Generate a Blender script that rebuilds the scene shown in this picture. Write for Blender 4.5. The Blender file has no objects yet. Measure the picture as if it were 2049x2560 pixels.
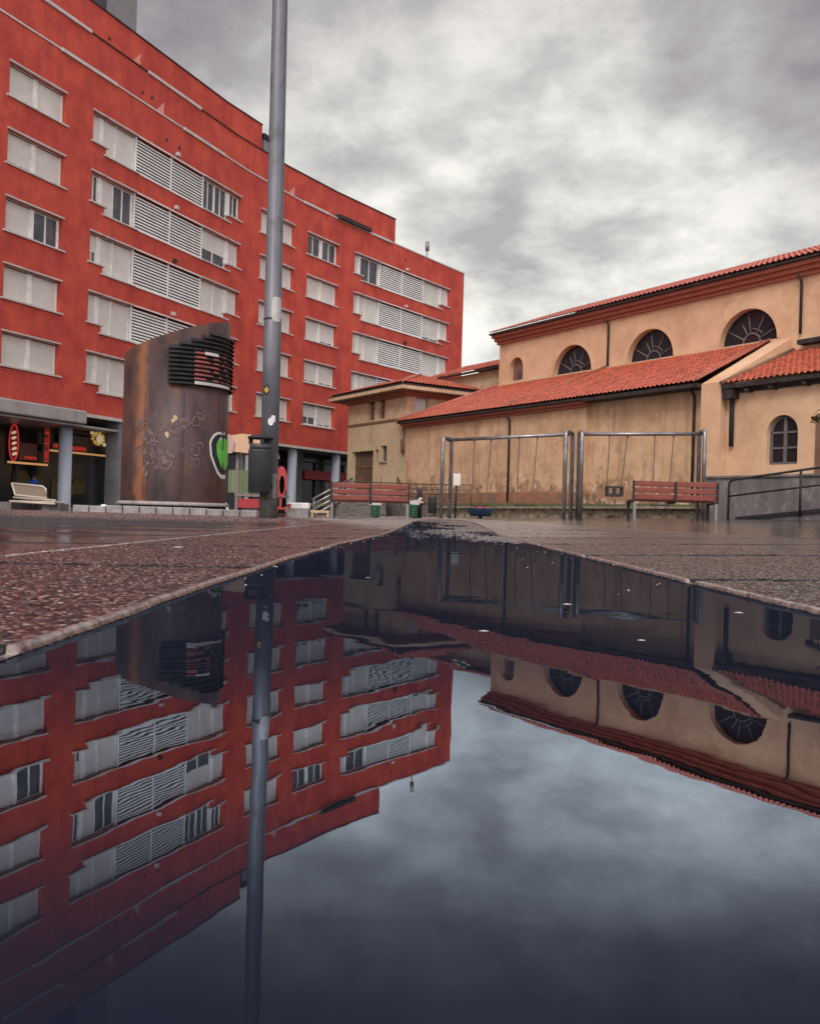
import bpy, bmesh, math, random
from mathutils import Vector, Matrix, noise
random.seed(7)
R = math.radians
C = bpy.context.scene

# ------------------------------------------------------------------ camera
CZ = 0.10
cam = bpy.data.objects.new("camera", bpy.data.cameras.new("camera"))
C.collection.objects.link(cam)
cam.data.sensor_fit = 'VERTICAL'; cam.data.sensor_height = 36; cam.data.sensor_width = 36
cam.data.lens = 31.73
cam.data.clip_start = 0.01; cam.data.clip_end = 1000
PITCH = 5.8/1900; ROLL = 0.029
cam.matrix_world = Matrix.Translation((0, 0, CZ)) @ Matrix.Rotation(R(90)+PITCH, 4, 'X') @ Matrix.Rotation(ROLL, 4, 'Z')
C.camera = cam

# ------------------------------------------------------------------ sky
SUN_EL, SUN_AZ = R(42), R(196)          # behind the camera, slightly to the left
w = bpy.data.worlds.new("World"); C.world = w; w.use_nodes = True
nt = w.node_tree; N = nt.nodes; L = nt.links; N.clear()
def wn(t, **k):
    n = N.new(t)
    for a, b in k.items(): setattr(n, a, b)
    return n
out = wn('ShaderNodeOutputWorld')
tc = wn('ShaderNodeTexCoord')
sep = wn('ShaderNodeSeparateXYZ'); L.new(tc.outputs['Generated'], sep.inputs[0])
def wmath(op, a, b=None, c=None, clamp=False):
    n = wn('ShaderNodeMath', operation=op); n.use_clamp = clamp
    for i, v in enumerate((a, b, c)):
        if v is None: continue
        if isinstance(v, (int, float)): n.inputs[i].default_value = v
        else: L.new(v, n.inputs[i])
    return n.outputs[0]
zz = wmath('MAXIMUM', sep.outputs[2], 0.0)
den = wmath('ADD', zz, 0.34)
px = wmath('DIVIDE', sep.outputs[0], den); py = wmath('DIVIDE', sep.outputs[1], den)
comb = wn('ShaderNodeCombineXYZ'); L.new(px, comb.inputs[0]); L.new(py, comb.inputs[1])
def wnoise(scale, detail, rough, off, dist=0.0):
    m = wn('ShaderNodeMapping'); m.inputs['Location'].default_value = off
    L.new(comb.outputs[0], m.inputs[0])
    n = wn('ShaderNodeTexNoise'); n.inputs['Scale'].default_value = scale
    n.inputs['Detail'].default_value = detail; n.inputs['Roughness'].default_value = rough
    n.inputs['Distortion'].default_value = dist
    L.new(m.outputs[0], n.inputs['Vector']); return n.outputs[0]
n1 = wnoise(2.3, 4, .5, (5.1, 2.7, 0), .12)
n2 = wnoise(6.2, 7, .6, (7.4, 4.2, 2), .1)
cl = wmath('ADD', wmath('MULTIPLY', n1, 0.52), wmath('MULTIPLY', n2, 0.48))
cl = wmath('MULTIPLY_ADD', cl, 5.0, -1.92, clamp=True)      # 0 dark cloud .. 1 bright gap
# brightness falls with height and away from the bright gap ahead (slightly right)
dotn = wn('ShaderNodeVectorMath', operation='DOT_PRODUCT'); L.new(tc.outputs['Generated'], dotn.inputs[0])
_d = Vector((0.10, 1, 0.16)).normalized(); dotn.inputs[1].default_value = _d
glow = wn('ShaderNodeMapRange'); glow.interpolation_type = 'SMOOTHSTEP'
glow.inputs[1].default_value = 0.885; glow.inputs[2].default_value = 0.995
L.new(dotn.outputs['Value'], glow.inputs[0])
cr = wn('ShaderNodeValToRGB'); e = cr.color_ramp.elements
e[0].position = 0; e[0].color = (.235, .205, .235, 1)
e[1].position = 1; e[1].color = (.50, .475, .475, 1)
x = cr.color_ramp.elements.new(.5); x.color = (.32, .30, .31, 1)
L.new(cl, cr.inputs[0])
cr2 = wn('ShaderNodeValToRGB'); e = cr2.color_ramp.elements
e[0].position = 0; e[0].color = (.42, .40, .40, 1)
e[1].position = 1; e[1].color = (.92, .90, .83, 1)
x = cr2.color_ramp.elements.new(.5); x.color = (.64, .63, .60, 1)
L.new(cl, cr2.inputs[0])
mx = wn('ShaderNodeMix', data_type='RGBA'); L.new(glow.outputs[0], mx.inputs[0])
L.new(cr.outputs[0], mx.inputs[6]); L.new(cr2.outputs[0], mx.inputs[7])
# unseen sky behind the camera, brightened as added fill for the facades
dot2 = wn('ShaderNodeVectorMath', operation='DOT_PRODUCT'); L.new(tc.outputs['Generated'], dot2.inputs[0])
dot2.inputs[1].default_value = (0, -.82, .57)
bk = wn('ShaderNodeMapRange'); bk.interpolation_type = 'SMOOTHSTEP'
bk.inputs[1].default_value = -.1; bk.inputs[2].default_value = .95
bk.inputs[3].default_value = 1.0; bk.inputs[4].default_value = 4.0
L.new(dot2.outputs['Value'], bk.inputs[0])
bg = wn('ShaderNodeBackground'); L.new(mx.outputs[2], bg.inputs[0]); L.new(bk.outputs[0], bg.inputs[1])
sky = wn('ShaderNodeTexSky', sky_type='NISHITA'); sky.sun_disc = False
sky.sun_elevation = SUN_EL; sky.sun_rotation = SUN_AZ
bg2 = wn('ShaderNodeBackground'); L.new(sky.outputs[0], bg2.inputs[0]); bg2.inputs[1].default_value = 0.05
ms = wn('ShaderNodeMixShader'); ms.inputs[0].default_value = 0.94
L.new(bg2.outputs[0], ms.inputs[1]); L.new(bg.outputs[0], ms.inputs[2]); L.new(ms.outputs[0], out.inputs[0])

sun = bpy.data.objects.new("sun", bpy.data.lights.new("sun", 'SUN')); C.collection.objects.link(sun)
sun.data.energy = 1.3; sun.data.angle = R(20); sun.data.color = (1, .93, .84)
_s = Vector((math.sin(SUN_AZ)*math.cos(SUN_EL), math.cos(SUN_AZ)*math.cos(SUN_EL), math.sin(SUN_EL)))
sun.rotation_euler = _s.to_track_quat('Z', 'Y').to_euler()
C.view_settings.view_transform = 'Standard'; C.view_settings.look = 'None'
C.view_settings.exposure = 0.25; C.view_settings.gamma = 1
C.cycles.max_bounces = 8; C.cycles.glossy_bounces = 4; C.cycles.diffuse_bounces = 3
C.cycles.caustics_reflective = False; C.cycles.caustics_refractive = False

# ------------------------------------------------------------------ materials
def mat(name, col, rough=.7, metal=0., col2=None, nscale=3., bump=0., bscale=40., spec=.5, stretch=(1,1,1),
        lo=.35, hi=.65, emit=None, estr=0., col3=None, n3=1.2, st3=(1, 1, 1), lo3=.52, hi3=.72, detail=6, wet=0.):
    m = bpy.data.materials.new(name); m.use_nodes = True
    t = m.node_tree; n = t.nodes; l = t.links
    b = n['Principled BSDF']
    b.inputs['Base Color'].default_value = (*col, 1); b.inputs['Roughness'].default_value = rough
    b.inputs['Metallic'].default_value = metal; b.inputs['Specular IOR Level'].default_value = spec
    co = n.new('ShaderNodeTexCoord'); mp = n.new('ShaderNodeMapping'); mp.inputs['Scale'].default_value = stretch
    l.new(co.outputs['Object'], mp.inputs[0])
    cur = None
    if col2:
        a = n.new('ShaderNodeTexNoise'); a.inputs['Scale'].default_value = nscale; a.inputs['Detail'].default_value = detail
        a.inputs['Roughness'].default_value = .65
        l.new(mp.outputs[0], a.inputs['Vector'])
        r = n.new('ShaderNodeMapRange'); r.inputs[1].default_value = lo; r.inputs[2].default_value = hi
        l.new(a.outputs[0], r.inputs[0])
        q = n.new('ShaderNodeMix'); q.data_type = 'RGBA'; l.new(r.outputs[0], q.inputs[0])
        q.inputs[6].default_value = (*col, 1); q.inputs[7].default_value = (*col2, 1)
        cur = q.outputs[2]
        if wet:
            rr = n.new('ShaderNodeMapRange'); l.new(r.outputs[0], rr.inputs[0])
            rr.inputs[3].default_value = rough; rr.inputs[4].default_value = wet
            l.new(rr.outputs[0], b.inputs['Roughness'])
    if col3:
        a = n.new('ShaderNodeTexNoise'); a.inputs['Scale'].default_value = n3; a.inputs['Detail'].default_value = 8
        a.inputs['Roughness'].default_value = .7
        mp3 = n.new('ShaderNodeMapping'); mp3.inputs['Scale'].default_value = st3; l.new(co.outputs['Object'], mp3.inputs[0]); l.new(mp3.outputs[0], a.inputs['Vector'])
        r = n.new('ShaderNodeMapRange'); r.inputs[1].default_value = lo3; r.inputs[2].default_value = hi3
        l.new(a.outputs[0], r.inputs[0])
        q = n.new('ShaderNodeMix'); q.data_type = 'RGBA'; l.new(r.outputs[0], q.inputs[0])
        l.new(cur, q.inputs[6]); q.inputs[7].default_value = (*col3, 1)
        cur = q.outputs[2]
    if cur: l.new(cur, b.inputs['Base Color'])
    if bump:
        a = n.new('ShaderNodeTexNoise'); a.inputs['Scale'].default_value = bscale; a.inputs['Detail'].default_value = 5
        l.new(co.outputs['Object'], a.inputs['Vector'])
        u = n.new('ShaderNodeBump'); u.inputs['Strength'].default_value = min(1, bump*10); u.inputs['Distance'].default_value = bump
        l.new(a.outputs[0], u.inputs['Height']); l.new(u.outputs[0], b.inputs['Normal'])
    if emit:
        b.inputs['Emission Color'].default_value = (*emit, 1); b.inputs['Emission Strength'].default_value = estr
    return m

M = {}
M['red'] = mat('red_render', (.52, .088, .056), .85, col2=(.38, .056, .044), nscale=.8, detail=12, lo=.38, hi=.62, bump=.02, bscale=9, spec=.2, col3=(.30, .045, .04), n3=1.8, st3=(1, 1, .16), lo3=.50, hi3=.85)
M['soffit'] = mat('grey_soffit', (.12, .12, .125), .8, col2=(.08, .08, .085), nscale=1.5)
M['trim'] = mat('pale_trim', (.55, .52, .5), .6, col2=(.42, .39, .37), nscale=2)
M['white'] = mat('white_frame', (.82, .81, .77), .45, col2=(.64, .62, .58), nscale=3)
M['shutter'] = mat('roller_shutter', (.66, .64, .58), .55, col2=(.56, .54, .50), nscale=.9, stretch=(1, 1, 1))
M['slat'] = mat('metal_slats', (.74, .74, .71), .5, col2=(.62, .62, .60), nscale=1.2)
M['glass'] = mat('dark_glass', (.035, .04, .05), .08, spec=.8, col2=(.10, .10, .11), nscale=1.2)
M['void'] = mat('interior_and_lintel_shade', (.008, .01, .014), .6, col2=(.16, .16, .16), nscale=1.1, lo=.5, hi=.75)
M['shop'] = mat('shop_glass', (.012, .016, .022), .12, col2=(.03, .034, .04), nscale=.5, spec=.6)
M['column'] = mat('grey_blue_paint', (.26, .29, .35), .45, col2=(.34, .37, .43), nscale=1.2, stretch=(1, 1, .3))
M['pier'] = mat('grey_pier', (.13, .14, .15), .7, col2=(.2, .2, .21), nscale=2)
M['canopy'] = mat('canopy_metal', (.42, .42, .42), .4, metal=.3, col2=(.33, .33, .33), nscale=1.5)
M['plaster'] = mat('church_plaster', (.67, .44, .28), .9, col2=(.52, .31, .19), nscale=.55, bump=.012, bscale=9, spec=.15, col3=(.70, .47, .29), n3=1.3)
M['plaster_low'] = mat('stained_plaster', (.67, .45, .285), .9, col2=(.44, .265, .16), nscale=.8, bump=.015, bscale=7, spec=.15, col3=(.34, .20, .125), n3=1.0, lo=.3, hi=.7)
def damp(m):
    t = m.node_tree; n = t.nodes; l = t.links; b = n['Principled BSDF']; cur = b.inputs['Base Color'].links[0].from_socket
    co = [q for q in n if q.type == 'TEX_COORD'][0]; s = n.new('ShaderNodeSeparateXYZ'); l.new(co.outputs['Object'], s.inputs[0])
    def nz(sc, st=(1, 1, 1)):
        mp = n.new('ShaderNodeMapping'); mp.inputs['Scale'].default_value = st; l.new(co.outputs['Object'], mp.inputs[0])
        q = n.new('ShaderNodeTexNoise'); q.inputs['Scale'].default_value = sc; q.inputs['Detail'].default_value = 7; q.inputs['Roughness'].default_value = .6; l.new(mp.outputs[0], q.inputs['Vector']); return q.outputs[0]
    def mt(op, a, b_=0.):
        q = n.new('ShaderNodeMath'); q.operation = op
        for i, v in enumerate((a, b_)):
            if isinstance(v, (int, float)): q.inputs[i].default_value = v
            else: l.new(v, q.inputs[i])
        return q.outputs[0]
    def ramp(v, a, c, hi):
        q = n.new('ShaderNodeMapRange'); q.interpolation_type = 'SMOOTHSTEP'; l.new(v, q.inputs[0]); q.inputs[1].default_value = a; q.inputs[2].default_value = c; q.inputs[4].default_value = hi; return q.outputs[0]
    def mix(f, a, c):
        q = n.new('ShaderNodeMix'); q.data_type = 'RGBA'; l.new(f, q.inputs[0]); l.new(a, q.inputs[6]); q.inputs[7].default_value = (*c, 1); return q.outputs[2]
    # height of the rising damp line wanders between 1.2 and 2.4 m
    line = n.new('ShaderNodeMath'); line.operation = 'MULTIPLY_ADD'; l.new(nz(.6), line.inputs[0]); line.inputs[1].default_value = 5.2; line.inputs[2].default_value = -.9
    e2 = mt('SUBTRACT', line.outputs[0], s.outputs[2])
    cur = mix(ramp(e2, -.05, .25, .75), cur, (.30, .17, .10))
    flake = mt('ADD', nz(2.2), mt('MULTIPLY', mt('SUBTRACT', 2.0, s.outputs[2]), .10))
    cur = mix(ramp(flake, .60, .64, .7), cur, (.66, .50, .35))
    hole = mt('ADD', nz(3.1, (1, 1, .7)), mt('MULTIPLY', mt('SUBTRACT', 1.9, s.outputs[2]), .09))
    cur = mix(ramp(hole, .59, .62, .85), cur, (.17, .12, .085))
    cur = mix(ramp(nz(2.2, (1, 1, .16)), .50, .70, .6), cur, (.33, .19, .12))
    l.new(cur, b.inputs['Base Color'])
damp(M['plaster_low'])
M['annex'] = mat('beige_plaster', (.54, .42, .27), .9, col2=(.44, .335, .215), nscale=.7, bump=.01, bscale=9, spec=.15, col3=(.30, .22, .13), n3=.9)
M['cornice'] = mat('red_brown_cornice', (.38, .12, .075), .8, col2=(.3, .09, .06), nscale=2)
M['cream'] = mat('cream_band', (.62, .45, .29), .8, col2=(.46, .3, .18), nscale=2)
M['tile'] = mat('clay_tile', (.52, .13, .07), .5, col2=(.32, .06, .036), nscale=5, col3=(.20, .055, .035), n3=1.8, lo3=.5, hi3=.66, bump=.01, bscale=25)
M['tile_pale'] = mat('pale_clay_tile', (.46, .15, .11), .7, col2=(.36, .10, .075), nscale=4)
M['gutter'] = mat('dark_gutter', (.022, .016, .018), .7, spec=.25, col2=(.05, .04, .04), nscale=3)
M['stained'] = mat('stained_glass', (.006, .012, .018), .25, col2=(.022, .014, .018), nscale=1.4, spec=.5)
M['lead'] = mat('stone_tracery', (.15, .13, .13), .8, col2=(.1, .09, .09), nscale=4)
M['reveal'] = mat('dark_brown', (.2, .11, .07), .8, col2=(.15, .08, .05), nscale=2)  # plain dark brown shared by doors, eaves, verge and trim
M['steel'] = mat('galvanised_steel', (.34, .33, .33), .34, metal=.8, col2=(.20, .19, .19), nscale=5)
M['steel_d'] = mat('dull_steel', (.26, .25, .25), .5, metal=.5, col2=(.2, .19, .19), nscale=8)
M['pole'] = mat('lamp_pole_metal', (.10, .105, .125), .45, metal=.3, col2=(.17, .17, .19), nscale=2.2, stretch=(1, 1, .35), col3=(.06, .06, .07), n3=3)
M['pole_low'] = mat('pole_base_paint', (.07, .08, .075), .7, col2=(.15, .145, .13), nscale=9)
M['black'] = mat('black_metal', (.014, .014, .016), .6, spec=.3, col2=(.03, .03, .032), nscale=6)
M['bin'] = mat('bin_plastic', (.032, .037, .043), .5, col2=(.05, .055, .062), nscale=4)
M['wood'] = mat('red_brown_wood', (.25, .055, .035), .45, col2=(.16, .032, .022), nscale=6, stretch=(.3, .3, 4), bump=.003, bscale=60)
M['concrete'] = mat('stained_concrete', (.17, .15, .15), .85, col2=(.09, .08, .082), nscale=2.2, stretch=(1, 1, .22), bump=.01, bscale=20, col3=(.3, .27, .26), n3=2.5)
M['stone'] = mat('rubble_stone', (.30, .24, .16), .9, col2=(.10, .085, .06), nscale=5, bump=.05, bscale=5, col3=(.42, .36, .27), n3=4)
M['stone_g'] = mat('grey_rubble', (.17, .145, .13), .9, col2=(.06, .055, .05), nscale=4, stretch=(1, 1, 2.2), bump=.05, bscale=4)
M['kerb'] = mat('pale_kerb', (.36, .33, .32), .7, col2=(.2, .18, .18), nscale=5, bump=.01, bscale=30)
M['grass'] = mat('grass', (.05, .07, .025), .9, col2=(.10, .11, .04), nscale=9, bump=.04, bscale=30)
M['rope'] = mat('chain_rust', (.16, .10, .07), .6, col2=(.1, .07, .05), nscale=30)
M['rubber'] = mat('black_rubber', (.02, .02, .022), .6)
M['blue'] = mat('blue_plastic', (.012, .055, .13), .4, col2=(.01, .04, .1), nscale=5)
M['redpl'] = mat('red_plastic', (.42, .04, .04), .45, col2=(.34, .03, .03), nscale=5)
M['green'] = mat('green_plastic', (.015, .10, .04), .5, col2=(.01, .07, .03), nscale=5)
M['paintw'] = mat('white_paint', (.72, .72, .70), .5, col2=(.6, .6, .58), nscale=6)
M['yellow'] = mat('yellow_paint', (.75, .5, .03), .5, col2=(.62, .4, .02), nscale=8)
M['tan'] = mat('tan_plastic', (.62, .40, .25), .5, col2=(.5, .32, .2), nscale=4)
M['olive'] = mat('olive_film', (.11, .09, .02), .5, col2=(.075, .065, .02), nscale=3)
M['skin'] = mat('skin', (.45, .26, .19), .6)
M['bluecloth'] = mat('blue_cloth', (.015, .08, .38), .8, col2=(.01, .05, .26), nscale=8)
M['darkcloth'] = mat('dark_cloth', (.015, .015, .02), .8)
M['hair'] = mat('dark_hair', (.02, .015, .012), .7)
M['grey_roof'] = mat('grey_cladding', (.17, .17, .18), .6, col2=(.22, .22, .22), nscale=1.5)
M['grey_dark'] = mat('dark_cladding', (.05, .055, .065), .6)
M['beige'] = mat('beige_metal', (.50, .45, .38), .5, col2=(.42, .37, .31), nscale=5)
M['mesh'] = mat('brown_mesh', (.22, .17, .13), .6, col2=(.16, .12, .09), nscale=40)
M['leaf'] = mat('leaf', (.05, .055, .02), .6, col2=(.12, .06, .03), nscale=12)
M['bark'] = mat('bark', (.06, .045, .035), .9)
M['drift'] = mat('dead_wood', (.10, .06, .05), .9, col2=(.05, .03, .03), nscale=8)
M['neon_red'] = mat('red_neon', (.5, .03, .02), .5, emit=(1, .07, .04), estr=.25)
M['neon_or'] = mat('orange_strip', (.6, .3, .1), .5, emit=(1, .5, .2), estr=.3)
M['neon_ye'] = mat('yellow_sign', (.6, .45, .1), .5, emit=(1, .66, .15), estr=.25)
M['neon_wh'] = mat('cream_sign', (.7, .6, .4), .5, emit=(1, .8, .5), estr=.3)
M['poster'] = mat('dim_poster', (.10, .06, .05), .6, col2=(.18, .05, .03), nscale=1.2)
M['banner'] = mat('red_fascia', (.40, .03, .045), .5, col2=(.3, .025, .03), nscale=1.5)
M['debris'] = mat('pale_debris', (.42, .41, .38), .6)

def rust():
    m = mat('rusted_steel', (.022, .012, .012), .5, metal=.15, col2=(.082, .043, .040), nscale=2.6, stretch=(1, 1, .3), bump=.006, bscale=18,
            col3=(.11, .040, .020), n3=1.9, lo3=.5, hi3=.7, lo=.35, hi=.65, spec=.45)
    t = m.node_tree; n = t.nodes; l = t.links; b = n['Principled BSDF']
    cur = b.inputs['Base Color'].links[0].from_socket
    co = [q for q in n if q.type == 'TEX_COORD'][0]
    s = n.new('ShaderNodeSeparateXYZ'); l.new(co.outputs['Object'], s.inputs[0])
    def mth(op, a, b_):
        q = n.new('ShaderNodeMath'); q.operation = op
        for i, v in enumerate((a, b_)):
            if isinstance(v, (int, float)): q.inputs[i].default_value = v
            else: l.new(v, q.inputs[i])
        return q.outputs[0]
    nz = n.new('ShaderNodeTexNoise'); nz.inputs['Scale'].default_value = 3; l.new(co.outputs['Object'], nz.inputs['Vector'])
    wob = mth('MULTIPLY', mth('SUBTRACT', nz.outputs[0], .5), .22)
    xx = mth('ADD', s.outputs[0], wob)
    d = mth('ABSOLUTE', mth('SUBTRACT', xx, -.60), 0)
    band = n.new('ShaderNodeMapRange'); l.new(d, band.inputs[0]); band.inputs[1].default_value = .03; band.inputs[2].default_value = .12
    band.inputs[3].default_value = .8; band.inputs[4].default_value = 0
    q = n.new('ShaderNodeMix'); q.data_type = 'RGBA'; l.new(band.outputs[0], q.inputs[0]); l.new(cur, q.inputs[6]); q.inputs[7].default_value = (.26, .095, .035, 1)
    # dirty wavy horizon of drips
    d2 = mth('ABSOLUTE', mth('SUBTRACT', mth('ADD', s.outputs[0], mth('MULTIPLY', wob, .4)), .10), 0)
    b2 = n.new('ShaderNodeMapRange'); l.new(d2, b2.inputs[0]); b2.inputs[1].default_value = .02; b2.inputs[2].default_value = .09
    b2.inputs[3].default_value = .7; b2.inputs[4].default_value = 0
    q2 = n.new('ShaderNodeMix'); q2.data_type = 'RGBA'; l.new(b2.outputs[0], q2.inputs[0]); l.new(q.outputs[2], q2.inputs[6]); q2.inputs[7].default_value = (.03, .018, .02, 1)
    l.new(q2.outputs[2], b.inputs['Base Color'])
    return m
M['rust'] = rust()

# ------------------------------------------------------------------ mesh helpers
class MB:
    """collects faces; ident() maps local points"""
    def __init__(s, f=None): s.v = []; s.f = []; s.mi = []; s.map = f; s.sm = []
    def pt(s, p):
        s.v.append(tuple(s.map(*p)) if s.map else tuple(p)); return len(s.v)-1
    def face(s, pts, mi=0, smooth=False):
        s.f.append([s.pt(p) for p in pts]); s.mi.append(mi); s.sm.append(smooth)
    def box(s, a, b, mi=0):
        x0, y0, z0 = a; x1, y1, z1 = b
        p = [(x0,y0,z0),(x1,y0,z0),(x1,y1,z0),(x0,y1,z0),(x0,y0,z1),(x1,y0,z1),(x1,y1,z1),(x0,y1,z1)]
        i = [s.pt(q) for q in p]
        for q in ((0,3,2,1),(4,5,6,7),(0,1,5,4),(1,2,6,5),(2,3,7,6),(3,0,4,7)):
            s.f.append([i[k] for k in q]); s.mi.append(mi); s.sm.append(False)
    def tube(s, pts, r, n=10, caps=True, mi=0):
        pts = [Vector(s.map(*p)) if s.map else Vector(p) for p in pts]
        rs = r if isinstance(r, (list, tuple)) else [r]*len(pts)
        rings = []; ref = None
        for k, p in enumerate(pts):
            t = (pts[min(k+1, len(pts)-1)] - pts[max(k-1, 0)])
            if t.length < 1e-9: t = Vector((0, 0, 1))
            t.normalize()
            if ref is None: ref = Vector((0, 0, 1)) if abs(t.z) < .9 else Vector((1, 0, 0))
            u = t.cross(ref)
            if u.length < 1e-6: u = t.orthogonal()
            u.normalize(); q = t.cross(u); q.normalize(); ref = u.cross(t) * 1.0
            base = len(s.v)
            for j in range(n):
                a = 2*math.pi*j/n
                s.v.append(tuple(p + (u*math.cos(a)+q*math.sin(a))*rs[k]))
            rings.append(base)
        for a, b in zip(rings, rings[1:]):
            for j in range(n):
                s.f.append([a+j, a+(j+1) % n, b+(j+1) % n, b+j]); s.mi.append(mi); s.sm.append(True)
        if caps:
            s.f.append([rings[0]+j for j in range(n)][::-1]); s.mi.append(mi); s.sm.append(False)
            s.f.append([rings[-1]+j for j in range(n)]); s.mi.append(mi); s.sm.append(False)
    def lathe(s, prof, c=(0, 0, 0), n=24, mi=0):
        rings = []
        for r, z in prof:
            rings.append([s.pt((c[0]+r*math.cos(2*math.pi*j/n), c[1]+r*math.sin(2*math.pi*j/n), c[2]+z)) for j in range(n)])
        for a, b in zip(rings, rings[1:]):
            for j in range(n):
                s.f.append([a[j], a[(j+1) % n], b[(j+1) % n], b[j]]); s.mi.append(mi); s.sm.append(True)
        s.f.append(rings[0][::-1]); s.mi.append(mi); s.sm.append(False)
        s.f.append(rings[-1]); s.mi.append(mi); s.sm.append(False)
    def prism(s, poly, a, b, axis='d', mi=0):
        """poly of (x,z) extruded between y=a and y=b"""
        n = len(poly)
        A = [s.pt((x, a, z)) for x, z in poly]; B = [s.pt((x, b, z)) for x, z in poly]
        s.f.append(A[::-1]); s.mi.append(mi); s.sm.append(False)
        s.f.append(B); s.mi.append(mi); s.sm.append(False)
        for j in range(n):
            s.f.append([A[j], A[(j+1) % n], B[(j+1) % n], B[j]]); s.mi.append(mi); s.sm.append(False)
    def build(s, name, mats, parent=None, loc=None, fix=True, bevel=0.):
        me = bpy.data.meshes.new(name)
        vs = s.v
        if loc is not None: vs = [(a-loc[0], b-loc[1], c-loc[2]) for a, b, c in vs]
        me.from_pydata(vs, [], s.f)
        for mm in (mats if isinstance(mats, (list, tuple)) else [mats]): me.materials.append(mm)
        me.polygons.foreach_set('material_index', s.mi); me.polygons.foreach_set('use_smooth', s.sm)
        if fix:
            bm = bmesh.new(); bm.from_mesh(me); bmesh.ops.recalc_face_normals(bm, faces=bm.faces); bm.to_mesh(me); bm.free()
        me.update()
        o = bpy.data.objects.new(name, me); C.collection.objects.link(o)
        if parent is not None: o.parent = parent
        if loc is not None: o.location = loc
        if bevel:
            bv = o.modifiers.new('bevel', 'BEVEL'); bv.width = bevel; bv.segments = 2; bv.limit_method = 'ANGLE'
        return o

def tag(o, label=None, cat=None, group=None, kind=None):
    if label: o['label'] = label
    if cat: o['category'] = cat
    if group: o['group'] = group
    if kind: o['kind'] = kind
    return o
def thing(name, label, cat, loc=(0, 0, 0), rz=0, group=None):
    o = bpy.data.objects.new(name, None); C.collection.objects.link(o); o.empty_display_size = .2
    o.location = loc; o.rotation_euler = (0, 0, rz)
    return tag(o, label, cat, group)
def copy_tree(o, parent=None):
    c = o.copy(); C.collection.objects.link(c); c.parent = parent
    for ch in o.children: copy_tree(ch, c)
    return c
def gz(X, Y=0):
    """height of the plaza paving"""
    if X > .45: return .006 + .0279*(X-.45)
    if X < -.24: return .006 - .0103*(-X-.24)
    return .006

# ================================================================== GROUND
def bankL(Y):
    P = [(-8, -.253), (1.6, -.253), (2.9, -.21), (4.3, -.118), (6.5, -.07), (9, -.02), (13, .05), (19, .25), (22, .48)]
    if Y <= P[0][0]: return P[0][1]
    for (a, b), (c, d) in zip(P, P[1:]):
        if Y <= c: return b + (d-b)*(Y-a)/(c-a)
    return P[-1][1]
def bankR(Y):
    P = [(-8, .472), (3.0, .46), (5, .49), (9, .72), (14, .97), (19, 1.0), (22, .52)]
    if Y <= P[0][0]: return P[0][1]
    for (a, b), (c, d) in zip(P, P[1:]):
        if Y <= c: return b + (d-b)*(Y-a)/(c-a)
    return P[-1][1]
def wob(Y, s):
    if Y > 21: return 0
    return (noise.noise((Y*2.3, s, 0))*.012 + noise.noise((Y*9, s, 3))*.006 + noise.noise((Y*35, s, 5))*.004 + noise.noise((Y*110, s, 8))*.0022) * min(1, .5+Y*.15 if Y > 0 else .5)
def yrows(y0, y1, k):
    ys = [y0]
    while ys[-1] < y1:
        ys.append(min(y1, ys[-1] + max(.006, abs(ys[-1])*k)))
    return ys
YB = 22.0
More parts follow.
